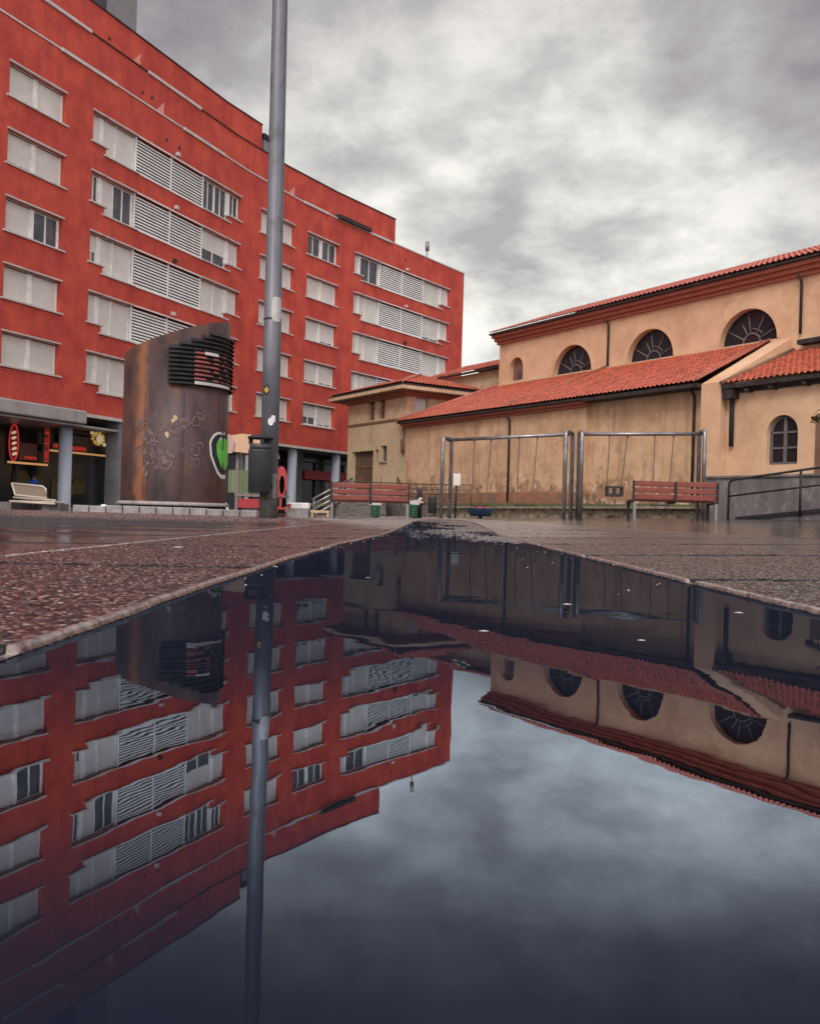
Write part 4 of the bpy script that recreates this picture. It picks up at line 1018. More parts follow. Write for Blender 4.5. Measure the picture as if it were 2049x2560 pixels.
# low rubble wall in front of the bank
swall = thing('stone_wall', 'low rubble stone wall with flat coping below the church wall', 'wall', cp(12, 6.6, 0))
def onr(mb, name, m, root, **k):
    o = mb.build(name, m, None, **k); o.parent = root; o.matrix_parent_inverse = Matrix.Translation(-Vector(root.location)); return o
mb = MB(cp); n_ = 260
rwv = random.Random(9)
for k in range(n_):
    pass
us = [3.6+k*.16 for k in range(132)]
zsN = 4
grid = []
for u in us:
    zg = gzz(u, 6.7); top = wz(u)-.05
    grid.append([mb.pt((u, 6.62+.09*noise.noise((u*2.7, j*1.7, 1))+.04*(noise.noise((u*9, j*4, 1))), zg-.12+(top-zg+.12)*j/zsN)) for j in range(zsN+1)])
for a, b in zip(grid, grid[1:]):
    for j in range(zsN): mb.f.append([a[j], a[j+1], b[j+1], b[j]]); mb.mi.append(0); mb.sm.append(False)
onr(mb, 'rubble_face', M['stone'], swall, fix=False)
mb = MB(cp)
for k in range(24):
    a = 3.6+k*.875; mb.box((a, 6.3, wz(a)-.045), (a+.855, 6.84, wz(a)+.05))
onr(mb, 'coping', M['stone'], swall, bevel=.015)
# ramp and stone retaining walls leading up to the annex door
ramp = thing('ramp', 'grey rubble access ramp rising left towards the beige house door', 'ramp', cp(-3, 5.5, 0))
mb = MB(cp)
ptsR = [(-10.6, -.2), (4.9, -.2), (4.9, .72), (1.0, .80), (-6.8, 1.05), (-10.6, 1.05)]
mb.prism(ptsR, 4.03, 5.55); onr(mb, 'upper_flight', M['stone_g'], ramp)
mb = MB(cp); mb.prism([(-9.8, -.2), (3.5, -.2), (3.5, .62), (-2, .30), (-9.8, .02)], 5.56, 6.9); onr(mb, 'lower_flight', M['stone_g'], ramp)
mb = MB(cp); mb.prism([(-2.4, -.2), (1.9, -.2), (1.9, .55), (.2, 1.0), (-2.4, .95)], 6.95, 7.3); onr(mb, 'side_wall', M['stone_g'], ramp)
hr = thing('ramp_railing', 'brown multi-bar railing along the ramp to the beige house', 'railing', cp(-3, 5.5, 1))
mb = MB(cp)
def rz_(u): return .72 if u > 4.9 else (.72+(4.9-u)*.0205 if u > 1 else .80+(1-u)*.032 if u > -6.8 else 1.05)
for h in (.95, .68, .45, .25): mb.tube([(4.9, 5.4, rz_(4.9)+h), (1, 5.4, rz_(1)+h), (-6.8, 5.4, rz_(-6.8)+h), (-10.4, 5.4, 1.05+h)], .028 if h < .9 else .038, 6)
onr(mb, 'bars', M['rope'], hr)
for u in (4.9, 2.7, .5, -1.6, -3.8, -6.0, -8.2, -10.4):
    mb = MB(cp); mb.tube([(u, 5.4, rz_(u)-.1), (u, 5.4, rz_(u)+(.97 if u != -3.8 else 1.3))], .035, 6); onr(mb, 'post', M['rope'], hr)
hr2 = thing('ramp_railing', 'lower slanting handrail crossing in front of the rubble ramp', 'railing', cp(0, 6.8, .5))
mb = MB(cp)
for h in (.9, .6, .3): mb.tube([(-3.5, 6.8, .35+h), (3.2, 6.8, .62+h)], .03, 6)
onr(mb, 'bars', M['rope'], hr2)
for u in (-3.4, -1.2, 1.0, 3.1):
    mb = MB(cp); mb.tube([(u, 6.8, .2), (u, 6.8, 1.27+.04*u)], .03, 6); onr(mb, 'post', M['rope'], hr2)
# metal stair railing left of the bench
def at_px(a, Y, z): return (a*Y, Y, z)
st = thing('stair_railing', 'pale steel four-bar railing climbing beside the steps behind the bench', 'railing', (-4.5, 44, 0))
mb = MB(); 
for k in range(4): mb.tube([(-4.78, 44, .72-k*.27), (-2.9, 45, 1.85-k*.27+.0)], .05, 8)
onr(mb, 'bars', M['steel'], st)
for x_, y_, z_ in ((-4.7, 44.05, .75), (-3.8, 44.5, 1.3), (-2.95, 45, 1.8)):
    mb = MB(); mb.tube([(x_, y_, -.1), (x_, y_, z_)], .04, 8); onr(mb, 'post', M['steel_d'], st)
stp = thing('steps', 'grey stone steps behind the bench rising towards the beige house', 'steps', (-3.3, 46, 0))
mb = MB()
for k in range(6): mb.box((-4.6+k*.32, 44.7+k*.01, (-.1 if k == 0 else .021+.17*k)), (-1.2-k*.01, 47.4-k*.01, .02+.17*(k+1)))
onr(mb, 'treads', M['stone_g'], stp)

# ================================================================== RIGHT: concrete wall, ramp and railing
cw = thing('concrete_wall', 'weathered grey concrete retaining wall at the far right', 'wall', cp(25, 11.8, 0))
mb = MB(cp); mb.prism([(24.6, -.1), (34, -.1), (34, 1.42), (24.6, 1.34)], 11.2, 11.8); mb.box((24.35, 7.0, -.1), (24.6, 11.8, 1.34)); onr(mb, 'wall', M['concrete'], cw)
mb = MB(cp); mb.box((24.3, 6.5, 1.343), (34, 11.85, 1.40)); 
onr(mb, 'coping', M['concrete'], cw)
rp = thing('concrete_ramp', 'dark edged concrete ramp rising to the right along the grey wall', 'ramp', cp(26, 12.6, 0))
mb = MB(cp); mb.prism([(25.6, .1), (34, .1), (34, 1.02), (26.3, .24)], 11.81, 13.0); onr(mb, 'slab', M['concrete'], rp)
mb = MB(cp); mb.prism([(26.3, .2), (34, .98), (34, 1.06), (26.3, .28)], 13.003, 13.06); onr(mb, 'edge', M['black'], rp)
rr = thing('ramp_railing', 'black two-bar steel railing with rounded corner on the concrete ramp', 'railing', cp(26.1, 13, .2))
mb = MB(cp)
sl = .102
mb.tube([(26.12, 13.1, .15), (26.12, 13.1, 1.05), (26.14, 13.1, 1.15), (26.2, 13.1, 1.20), (26.3, 13.1, 1.22), (30, 13.1, 1.22+3.7*sl*1.02)], .03, 10)
mb.tube([(26.12, 13.1, .80), (30, 13.1, .80+3.88*sl)], .024, 10); onr(mb, 'bars', M['black'], rr)
for u in (28.12, 30.0):
    mb = MB(cp); mb.tube([(u, 13.1, .2+(u-26.1)*sl-.1), (u, 13.1, 1.22+(u-26.3)*sl)], .03, 10); onr(mb, 'post', M['black'], rr)

# ================================================================== RUSTED VENT TOWER
VX, VY, VR = -4.45, 17.0, .96
vent = thing('vent_tower', 'rusty steel ventilation tower with slanted top, louvres and green graffiti', 'tower', (VX, VY, -.03))
vent.rotation_euler = (0, 0, R(14.6))
ZC, ZSL = 3.30, .37
def cyl(a, z, off=0.): return ((VR+off)*math.sin(a), -(VR+off)*math.cos(a), z)     # a=0 faces the camera
mb = MB(); n_ = 72
ring0 = []; ring1 = []; ring2 = []; ring3 = []
for k in range(n_):
    a = 2*math.pi*k/n_; x, y, _ = cyl(a, 0); zt_ = ZC+ZSL*x
    ring0.append(mb.pt((x, y, .24))); ring1.append(mb.pt((x, y, zt_))); ring2.append(mb.pt((x*.97, y*.97, zt_))); ring3.append(mb.pt((x*.97, y*.97, zt_-.5)))
for A_, B_ in ((ring0, ring1), (ring1, ring2), (ring2, ring3)):
    for k in range(n_): mb.f.append([A_[k], A_[(k+1) % n_], B_[(k+1) % n_], B_[k]]); mb.mi.append(0); mb.sm.append(A_ is ring0)
mb.f.append(ring3[::-1]); mb.mi.append(0); mb.sm.append(False)
mb.build('shell', M['rust'], vent, fix=False)
mb = MB()
mb.lathe([(1.03, .17), (1.03, .21), (.99, .24)], (0, 0, 0), 72); mb.build('base_flange', M['kerb'], vent)
mb = MB(); mb.lathe([(.96, -.05), (.96, .168)], (0, 0, 0), 48); mb.build('base', M['black'], vent)
mb = MB()
for s_ in (-.05, ): pass
for k in range(13):                                # protruding curved louvre blades
    z = 2.36+.078*k
    a0 = R(-10) if k < 9 else R((1, 13, 25, 34)[k-9])
    a1 = R(112); m_ = 26
    for j in range(m_):
        p, q = a0+(a1-a0)*j/m_, a0+(a1-a0)*(j+1)/m_
        for (o1, z1, o2, z2) in ((.004, z+.055, .07, z+.0), (.07, z, .07, z-.012), (.07, z-.012, .004, z+.04)):
            mb.face([cyl(p, z1, o1), cyl(q, z1, o1), cyl(q, z2, o2), cyl(p, z2, o2)], smooth=True)
    mb.face([cyl(a0, z+.055, .004), cyl(a0, z, .07), cyl(a0, z+.04, .004)])
mb.build('louvre_blades', M['black'], vent, fix=False)
mb = MB()  # broken pinkish patches over the blades, sparser to the right
for k in range(7):
    z = 2.437+.078*k
    for j in range(14):
        if j > 2 and rw.random() < .28+.03*j: continue
        p, q = R(17+j*4.2), R(17+(j+1)*4.2); mb.face([cyl(p, z+.005, .074), cyl(q, z+.005, .074), cyl(q, z+.045, .04), cyl(p, z+.045, .04)])
mb.build('louvre_patches', mat('pinkish_patches', (.42, .10, .08), .4, col2=(.16, .05, .04), nscale=6), vent, fix=False)
mb = MB()  # pale strips over two blade rows
for z, a, b in ((2.375, 17, 66), (2.375+.078*7, 27, 44)):
    for j in range(12):
        p, q = R(a+(b-a)*j/12), R(a+(b-a)*(j+1)/12); mb.face([cyl(p, z-.02, .075), cyl(q, z-.02, .075), cyl(q, z+.035, .072), cyl(p, z+.035, .072)])
mb.build('louvre_pale_strip', M['trim'], vent, fix=False)
# graffiti wrapped on the shell: (x across the front, z)
def wrap(pts, name, m, off):
    """polygon given in (angle deg, z), fanned from its centre, wrapped on the shell"""
    mb = MB(); c = (sum(p[0] for p in pts)/len(pts), sum(p[1] for p in pts)/len(pts)); n_ = len(pts)
    for k in range(n_):
        p, q = pts[k], pts[(k+1) % n_]; last = None
        for t in range(5):
            t0, t1 = t/5, (t+1)/5
            L_ = lambda r_, tt: cyl(R(c[0]+(r_[0]-c[0])*tt), c[1]+(r_[1]-c[1])*tt, off)
            mb.face([L_(p, t0), L_(q, t0), L_(q, t1), L_(p, t1)], smooth=True)
    return mb.build(name, m, vent, fix=False)
outl = [(38, 1.34), (40, 1.42), (44, 1.50), (50, 1.55), (57, 1.56), (61, 1.52), (65, 1.57), (84, 1.54), (100, 1.46), (92, 1.34), (104, 1.2), (96, .88), (72, .70), (60, .70), (52, .78), (46, .92), (40, 1.1)]
sc = lambda P, f, dz=0, da=0: [((a-58)*f+58+da, (z-1.24)*f+1.24+dz) for a, z in P]
wrap(outl, 'graffiti_outline', M['paintw'], .006)
wrap(sc(outl, .86), 'graffiti_shadow', M['black'], .010)
wrap(sc(outl, .68, 0, 4), 'graffiti_fill', mat('green_spray', (.13, .56, .09), .4, col2=(.07, .42, .05), nscale=4), .014)
def ribbon(mb, pts, w_, off):
    for (a0, z0), (a1, z1) in zip(pts, pts[1:]):
        dx, dz = R(a1-a0)*VR, z1-z0; q = math.hypot(dx, dz) or 1; nx, nz = -dz/q*w_/2, dx/q*w_/2
        c = [(a0+math.degrees(nx), z0+nz), (a1+math.degrees(nx), z1+nz), (a1-math.degrees(nx), z1-nz), (a0-math.degrees(nx), z0-nz)]
        mb.face([cyl(R(a), z, off) for a, z in c])
mb = MB(); ribbon(mb, [(60, 1.55), (62, 1.38), (60, 1.22)], .035, .018); ribbon(mb, [(62, 1.0), (63, .88), (66, .84)], .03, .018); ribbon(mb, [(72, 1.60), (74, 1.44)], .03, .018); mb.build('graffiti_line', M['black'], vent, fix=False)
mb = MB(); ribbon(mb, [(52, 1.38), (56, 1.46), (59, 1.43)], .02, .018); mb.build('graffiti_glint', M['paintw'], vent, fix=False)
rs = random.Random(21)
mb = MB()
def scrib(a, z, s_, n_):
    A, B, w1, w2, p1, p2 = rs.uniform(2, 5)*s_*2, rs.uniform(.05, .13)*s_*2, rs.uniform(2, 5), rs.uniform(2, 5), rs.uniform(0, 6), rs.uniform(0, 6)
    dr = rs.uniform(4, 14)*s_*2; dz_ = rs.uniform(-.1, .1); m_ = 5*n_
    q = [(a+A*math.sin(w1*t/m_*3+p1)+dr*t/m_, z+B*math.sin(w2*t/m_*3+p2)+dz_*t/m_) for t in range(m_+1)]
    ribbon(mb, q, rs.choice((.010, .014, .024)), .007)
for k in range(34): scrib(rs.uniform(-48, 22), rs.uniform(.75, 1.75), rs.uniform(.25, .6), rs.randint(3, 6))
for k in range(4): scrib(rs.uniform(24, 34), rs.uniform(1.5, 1.9), .3, 5)
mb.build('scribbles', mat('faded_chalk', (.22, .16, .16), .7, col2=(.09, .05, .045), nscale=14), vent, fix=False)
mb = MB()
for a, z, r_ in ((-1, 1.73, .055), (-3, 1.68, .04), (-9, 1.44, .045), (-8, 1.40, .03)):
    mb.face([cyl(R(a)+r_*.9*math.cos(t*.7854)*rs.uniform(.7, 1.1), z+r_*math.sin(t*.7854), .009) for t in range(8)])
mb.build('paper_scrap', M['cream'], vent, fix=False)
mb = MB()
bn_scale = None
for k in range(0):                                # weld seams
    pass
for a in (-34, 8, 52):
    ribbon(mb, [(a, .26), (a, 1.2), (a, 2.2)], .008, .004)
mb.build('seam', M['black'], vent, fix=False)
kr = thing('stone_kerb', 'row of pale stone kerb blocks around the rusty tower', 'kerb', (VX, VY-1.3, -.03))
for k in range(11):
    x_ = VX-1.42+k*.292+ (0.0); mb = MB(); h = .165+rs.uniform(-.012, .012)
    mb.box((x_, VY-1.28, -.08), (x_+.277, VY-1.06, -.03+h-.03)); onr(mb, 'kerb_block', M['kerb'], kr, bevel=.015)

# ================================================================== LAMP POLE with bin
PX, PY = -1.96, 12.5; PG = gz(PX)
lp = thing('lamp_post', 'tall grey steel lamp post with stickers standing on the wet plaza', 'lamp post', (PX, PY, PG))
lp.rotation_euler = (0, R(-.35), 0)
mb = MB(); mb.lathe([(.122, 0), (.122, 2.78), (.118, 2.79), (.112, 5), (.104, 7.2), (.09, 11.5), (.075, 11.52)], n=40); mb.build('shaft', M['pole'], lp)
mb = MB(); mb.lathe([(.126, -.02), (.1265, .5), (.1245, .62)], n=40); mb.build('shaft_base', M['pole_low'], lp)
mb = MB(); mb.lathe([(.123, 2.74), (.1245, 2.745), (.1245, 2.765), (.123, 2.77)], n=40); mb.build('collar', M['black'], lp)
mb = MB(); mb.tube([(0, 0, 11.5), (.1, -.2, 11.75), (.5, -1.0, 11.9)], .04, 10); mb.box((.3, -1.7, 11.83), (.7, -.95, 11.97)); mb.build('lamp_head', M['steel_d'], lp)
def pcyl(a, z, r_=.125): return (r_*math.sin(a), -r_*math.cos(a), z)
def psticker(name, m, a0, a1, z0, z1, r_=.1262, rnd=0.):
    mb = MB(); n_ = 8; grid = []
    for i in range(n_+1):
        a = R(a0+(a1-a0)*i/n_); q = abs(i/n_-.5)*2; ins = rnd*(z1-z0)*(q**6)
        grid.append((mb.pt(pcyl(a, z0+ins, r_)), mb.pt(pcyl(a, z1-ins, r_))))
    for (p, q), (s_, t) in zip(grid, grid[1:]): mb.f.append([p, s_, t, q]); mb.mi.append(0); mb.sm.append(True)
    return mb.build(name, m, lp, fix=False)
psticker('number_plate', mat('weathered_plate', (.5, .5, .48), .4, metal=.2, col2=(.36, .36, .35), nscale=14), 2, 74, 2.71, 3.05, .1275, .15)
psticker('sticker', M['black'], -40, -2, 1.70, 1.84, .1262, .4)
mb = MB()
for P_ in ([(-38, 1.75), (-22, 1.75), (-22, 1.72), (-4, 1.77), (-22, 1.82), (-22, 1.79), (-38, 1.79), (-30, 1.77)],):
    mb.face([pcyl(R(a), z, .128) for a, z in P_])
mb.build('yellow_arrow', M['yellow'], lp, fix=False)
mb = MB(); mb.face([pcyl(R(12+18*math.cos(t*.5236)), 1.335+.055*math.sin(t*.5236), .1275) for t in range(12)]); mb.face([pcyl(R(a), z, .1277) for a, z in ((14, 1.33), (40, 1.33), (40, 1.42), (14, 1.42))]); mb.build('round_sticker', M['paintw'], lp, fix=False)
mb = MB(); mb.box((.06, -.135, .28), (.125, -.11, .62)); mb.build('access_hatch', M['pole_low'], lp)

bn = thing('litter_bin', 'dark grey cylindrical litter bin with a disc lid strapped to the lamp post', 'litter bin', (PX-.115, PY-.22, PG))
mb = MB(); mb.lathe([(.13, .215), (.142, .22), (.152, .80), (.156, .815), (.150, .82)], n=32); mb.build('body', M['bin'], bn)
mb = MB(); mb.lathe([(.140, .821), (.140, .90), (.134, .901)], n=32); mb.build('collar', M['bin'], bn)
mb = MB(); mb.lathe([(.165, .975), (.168, .985), (.168, 1.0), (.12, 1.022), (.05, 1.03)], n=32); mb.build('lid', M['black'], bn)
mb = MB()
for a in (70, 180, 290): mb.box((.125*math.cos(R(a))-.025, .125*math.sin(R(a))-.02, .9), (.125*math.cos(R(a))+.025, .125*math.sin(R(a))+.02, .976))
mb.build('lid_strut', M['black'], bn)
mb = MB(); mb.box((.02, -.03, .14), (.09, .06, .216)); mb.box((.05, .05, .3), (.16, .13, .36)); mb.build('bracket', M['black'], bn); bn.scale = (1.05, 1.05, .965); bn.location.z += .143; bn.location.x += .018

# ================================================================== BENCHES
def make_bench(label, loc, rz):
    t_ = thing('park_bench', label, 'bench', loc, rz, 'red slatted benches seen from behind')
    for k in range(3):
        mb = MB(); z = .44+k*.145; mb.box((-.93, -.02-.012*k, z), (.93, .018-.012*k, z+.115)); mb.build('back_slat', M['wood'], t_, bevel=.012)
    for k in range(3):
        mb = MB(); mb.box((-.93, .10+k*.15, .40), (.93, .22+k*.15, .44)); mb.build('seat_slat', M['wood'], t_, bevel=.01)
    for x_ in (-.93, 0, .93):
        mb = MB(); mb.box((x_-.022, -.075, .38), (x_+.022, -.035, .84)); mb.box((x_-.022, -.03, .36), (x_+.022, .55, .395)); mb.build('back_support', M['black'], t_)
    for x_ in (-.90, .90):
        for y_ in (-.03, .50):
            mb = MB(); mb.box((x_-.03, y_-.03, -.02), (x_+.03, y_+.03, .375)); mb.build('leg', M['steel_d'] if y_ < 0 else M['black'], t_)
    return t_
make_bench('red slatted bench between the steps and the left swing set', (-.98+.02, 21.6, gz(-.9)-.03), 0)
make_bench('red slatted bench in front of the right swing set', (5.85, 20.0, gz(5.85)), 0)
# left metal bench
mbn = thing('metal_bench', 'pale metal bench with perforated brown back near the arcade column', 'bench', (-12.3, 29, gz(-11.9)))
mbn.rotation_euler = (0, 0, R(-20))
mb = MB(); mb.map = None
fr = [(-.75, .86), (.52, .78), (.66, .70), (.84, .40), (-.50, .48)]
def slope(x, z): return (x, .0+.28*(z-.4), z)
mb.tube([slope(*p) for p in fr+[fr[0]]], .035, 8); mb.tube([(-.5, -.05, .40), (1.45, -.35, .34), (1.55, -.45, .22), (.0, -.45, .26)], .035, 8)
mb.build('frame', M['beige'], mbn)
mb = MB(); mb.face([slope(x*.96, z*.98+.01) for x, z in fr]); mb.build('backrest', M['mesh'], mbn, fix=False)
mb = MB(); mb.box((-.3, -.45, .25), (1.5, .05, .31)); mb.build('seat', M['beige'], mbn, bevel=.02)
for x_ in (-.7, 1.2):
    mb = MB(); mb.box((x_-.35, -.3, -.05), (x_+.35, .15, .249)); mb.build('concrete_base', M['concrete'], mbn, bevel=.02)
# low stone planter blocks near the arcade
for x_, y_, w_, h_, lab in ((-10.4, 30, 1.1, .2, 'low brown stone block in front of the round arcade column'), (-8.35, 27, .6, .27, 'pale stone block next to the square pier')):
    mb = MB(); mb.box((x_, y_, gz(x_)-.1), (x_+w_, y_+.5, gz(x_)+h_)); o = mb.build('stone_block', M['kerb'] if h_ > .22 else M['wood'], bevel=.03); tag(o, lab, 'stone block')
for x_, y_, lab in ((-10.95, 28.2, 'white cap light on the left base of the metal bench'),):
    pass

# ================================================================== SWINGS
def portal(t_, p, dirp, H, s_=.28):
    mb = MB(); a = Vector(p)-dirp*s_; b = Vector(p)+dirp*s_; r_ = .057
    z0 = p[2]-.06; c = .10
    pts = [a+Vector((0, 0, -.06)), a+Vector((0, 0, H-c)), a+dirp*.03+Vector((0, 0, H-.03)), a+dirp*c+Vector((0, 0, H)), b-dirp*c+Vector((0, 0, H)), b-dirp*.03+Vector((0, 0, H-.03)), b+Vector((0, 0, H-c)), b+Vector((0, 0, -.06))]
    mb.tube(pts, r_, 14); return onr(mb, 'end_frame', M['steel'], t_)
def swingset(label, A_, B_, H, seats):
    t_ = thing('swing_set', label, 'swing set', A_, 0, 'steel swing sets in front of the church')
    A_, B_ = Vector(A_), Vector(B_); d = (B_-A_); d.z = 0; d.normalize(); perp = Vector((-d.y, d.x, 0))
    portal(t_, A_, perp, H); portal(t_, B_, perp, H)
    mb = MB(); z = Vector((0, 0, H-.06)); mb.tube([A_+z, B_+z], .052, 14); onr(mb, 'top_bar', M['steel'], t_)
    for kind, f, wd, hang, sw in seats:
        c = A_.lerp(B_, f)+z; lft, rgt = c-d*wd/2, c+d*wd/2
        sz = hang; sh = perp*0
        seatc = Vector((c.x, c.y, 0)) - d*sw; zz_ = A_.z*(1-f)+B_.z*f+sz
        sl_, sr_ = seatc-d*wd/2*.86, seatc+d*wd/2*.72
        mb = MB()
        if kind == 'flat':
            q = [(seatc+d*x+perp*y) for x, y in ((-wd/2, -.1), (wd/2, -.1), (wd/2, .1), (-wd/2, .1))]
            for dz in (0, .035): mb.face([(v.x, v.y, zz_+dz) for v in (q if dz else q[::-1])])
            for i in range(4): a, b = q[i], q[(i+1) % 4]; mb.face([(a.x, a.y, zz_), (b.x, b.y, zz_), (b.x, b.y, zz_+.035), (a.x, a.y, zz_+.035)])
        else:
            ft = lambda x, y, z: tuple(seatc+d*x+perp*y+Vector((0, 0, zz_+z)))
            mb.map = ft; w2 = wd/2*.9
            for z0_, z1_ in ((0, .045), (.24, .285)):
                mb.box((-w2, -.19, z0_), (w2, -.145, z1_)); mb.box((-w2, .145, z0_), (w2, .19, z1_)); mb.box((-w2, -.144, z0_), (-w2+.05, .144, z1_)); mb.box((w2-.05, -.144, z0_), (w2, .144, z1_))
            for x_ in (-w2, -.025, w2-.05): mb.box((x_, -.19, .046), (x_+.05, -.145, .239)); mb.box((x_, .145, .046), (x_+.05, .19, .239))
            mb.box((-w2+.05, -.14, .05), (w2-.05, .14, .07))
        seat = onr(mb, 'swing_seat', M['rubber'], t_)
        for top, bot in ((lft, sl_), (rgt, sr_)):
            mb = MB(); b_ = Vector((bot.x, bot.y, zz_+(.04 if kind == 'flat' else .28)))
            n_ = 40; pts = [top.lerp(b_, k/n_) + perp*(.009 if k % 2 else -.009) for k in range(n_+1)]
            mb.tube(pts, .014, 5); mb.tube([top+Vector((0, 0, .01)), top-Vector((0, 0, .09))], [.05, .02], 8)
            onr(mb, 'chain', M['rope'], seat)
            o = bpy.context.scene.objects[-1]
        for ch in seat.children: ch.matrix_parent_inverse = Matrix()
    return t_
swingset('left steel swing set with two flat seats beside the blue bowl', (1.06, 27.1, gz(1.06)-.01), (4.38, 25.2, gz(4.38)), 2.42, [('flat', .305, .56, .36, .05), ('flat', .68, .56, .36, .05)])
swingset('right steel swing set with a cradle seat behind the bench', (4.70, 25.2, gz(4.7)), (8.02, 25.0, gz(8.0)), 2.42, [('cradle', .315, .50, .62, .08), ('flat', .69, .52, .36, .05)])

# blue rotating bowl
bw = thing('spinning_bowl', 'dark blue playground bowl with a red cushion beside the left swing set', 'play bowl', (2.15, 27.6, gz(2.15)))
mb = MB(); mb.lathe([(.29, .07), (.31, .06), (.45, .29), (.46, .31), (.44, .31), (.30, .10)], n=32); mb.build('bowl', M['blue'], bw)
mb = MB(); mb.lathe([(.06, -.02), (.05, .075)], n=12); mb.build('foot', M['black'], bw)
mb = MB(); mb.lathe([(.19, .28), (.19, .36), (.15, .38), (.05, .385)], (-.02, 0, 0), n=20); mb.build('cushion', M['redpl'], bw)
# notice sign
ns = thing('notice_board', 'small white notice board on a black post behind the left swing posts', 'sign', (1.55, 30.5, gz(1.5)))
mb = MB(); mb.tube([(-.03, .02, 0), (.0, .02, 1.45)], .035, 8); mb.build('post', M['black'], ns)
mb = MB(); mb.prism([(-.12, 1.10), (.12, 1.10), (.125, 1.50), (.05, 1.52), (.03, 1.49), (-.03, 1.49), (-.05, 1.52), (-.12, 1.50)], -.03, 0); mb.build('board', M['shutter'], ns)
# black bin behind
b2 = thing('litter_bin', 'black litter bin on a post near the foot of the rubble ramp', 'litter bin', (.78, 31.5, gz(.78)))
mb = MB(); mb.lathe([(.14, .16), (.15, .17), (.155, .72), (.15, .73)], n=20); mb.build('body', M['black'], b2)
mb = MB(); mb.tube([(.15, 0, 0), (.15, 0, .82)], .02, 8); mb.build('post', M['steel_d'], b2)
mb = MB(); mb.box((-.17, -.1, .80), (.17, .1, .83)); mb.build('lid', M['black'], b2)
# dead leaning trunk
dt = thing('dead_palm', 'dark pointed dead palm stump leaning against the church wall', 'plant', cp(-.6, 5.9, .8))
mb = MB(cp); n_ = 14
pts = []; rad = []
for k in range(n_): t = k/(n_-1); pts.append((-.2-.9*t, 6.0, .75+1.35*t+.1*math.sin(t*3))); rad.append(.24*(1-t)**.8+.03+.03*math.sin(k*2.3))
mb.tube(pts, rad, 9)
for k in range(60):
    t = rs.random(); u = -.2-.9*t; z = .75+1.35*t; q = rs.uniform(0, 6.28); h = .3*(1-t)+.08
    mb.face([(u+.03, 6.0+.03, z), (u-.03, 6.0-.03, z), (u+h*math.cos(q)*.8-.1, 6.0+h*math.sin(q), z+.25)])
onr(mb, 'trunk', M['drift'], dt, fix=False)
dt2 = thing('dead_palm', 'shorter dead palm stump between the two left swing posts', 'plant', cp(1.1, 5.9, .8))
mb = MB(cp); mb.tube([(1.25, 6, .7), (1.1, 6, 1.2), (.95, 6, 1.65)], [.2, .13, .02], 8); onr(mb, 'trunk', M['drift'], dt2)

# spring riders behind the left bench
def rider(label, loc, s_=1.):
    t_ = thing('spring_rider', label, 'spring rider', loc, 0, 'green coil spring riders')
    mb = MB(); mb.tube([(.11*math.cos(k*.6), .11*math.sin(k*.6), .02+k*.0055*s_) for k in range(74)], .022, 6); mb.build('spring', M['green'], t_)
    mb = MB(); prof = [(-.18, .45), (.16, .43), (.2, .56), (.26, .66), (.18, .70), (.10, .60), (-.08, .56), (-.13, .66), (-.22, .60)]
    mb.prism([(x, z*s_) for x, z in prof], -.04, .04); mb.build('animal_body', M['trim'], t_, bevel=.015)
    mb = MB(); mb.tube([(.1, -.15, .62*s_), (.1, .15, .62*s_)], .015, 8); mb.build('handle', M['green'], t_)
    return t_
rider('spring rider with white animal seen through the middle of the left red bench', (-1.0, 26.0, gz(-1.0)-.01), .8)
rider('spring rider partly hidden at the right end of the left red bench', (.1, 26.3, gz(.1)-.01), .9)
bp_ = thing('bollard', 'black bollard with a terracotta cap right of the left bench', 'bollard', (.28, 26.8, gz(.3)))
mb = MB(); mb.lathe([(.07, -.02), (.07, .78), (.05, .85), (.02, .87)], n=14); mb.build('post', M['black'], bp_)
mb = MB(); mb.lathe([(.12, .44), (.14, .47), (.05, .52)], n=14); mb.build('cap', M['tan'], bp_)

# ================================================================== PLAY TOWER behind the bin
pt_ = thing('play_tower', 'wooden play tower with tan barrel roof and green side panels behind the litter bin', 'play tower', (-4.55, 25.5, gz(-4.5)))
PZ = 0
for x_, y_ in ((-.35, 0), (.40, 0), (-.35, .9), (.40, .9)):
    mb = MB(); mb.box((x_-.045, y_-.045, -.05), (x_+.045, y_+.045, 1.95 if x_ < 0 else 2.0)); mb.build('post', mat('grey_brown_post', (.2, .15, .14), .7) if (x_, y_) == (-.35, 0) else bpy.data.materials['grey_brown_post'], pt_)
mb = MB(); n_ = 10; pr = [(-.55+1.25*k/n_, 1.98+.55*math.sin(math.pi*(.18+.68*k/n_))-.2) for k in range(n_+1)]
mb.prism([(-.62, 1.95), (-.5, 2.22), (-.2, 2.27), (.15, 2.24), (.42, 2.10), (.62, 1.82), (.66, 1.68), (-.42, 1.76)], -.25, 1.2); mb.build('barrel_roof', M['tan'], pt_)
mb = MB(); mb.prism([(-.62, 1.70), (-.45, 1.72), (-.40, 2.02), (-.55, 2.25), (-.63, 2.2)], -.30, -.251); mb.build('roof_gable', mat('pink_beige', (.45, .3, .28), .6), pt_)
mb = MB(); mb.box((-.60, -.03, .62), (-.40, .0, 1.26)); mb.box((-.30, -.03, .62), (.35, .0, 1.26)); mb.build('side_panel', mat('pale_green_panel', (.07, .11, .04), .4, col2=(.16, .20, .11), nscale=2, stretch=(3, 1, .3)), pt_)
mb = MB(); mb.box((.45, -.03, .62), (.68, .0, 1.22)); mb.build('side_panel', mat('yellow_green_panel', (.26, .22, .02), .4, col2=(.4, .36, .08), nscale=2), pt_)
mb = MB(); mb.box((-.40, -.06, .52), (1.0, .95, .60)); mb.build('deck', bpy.data.materials['grey_brown_post'], pt_)
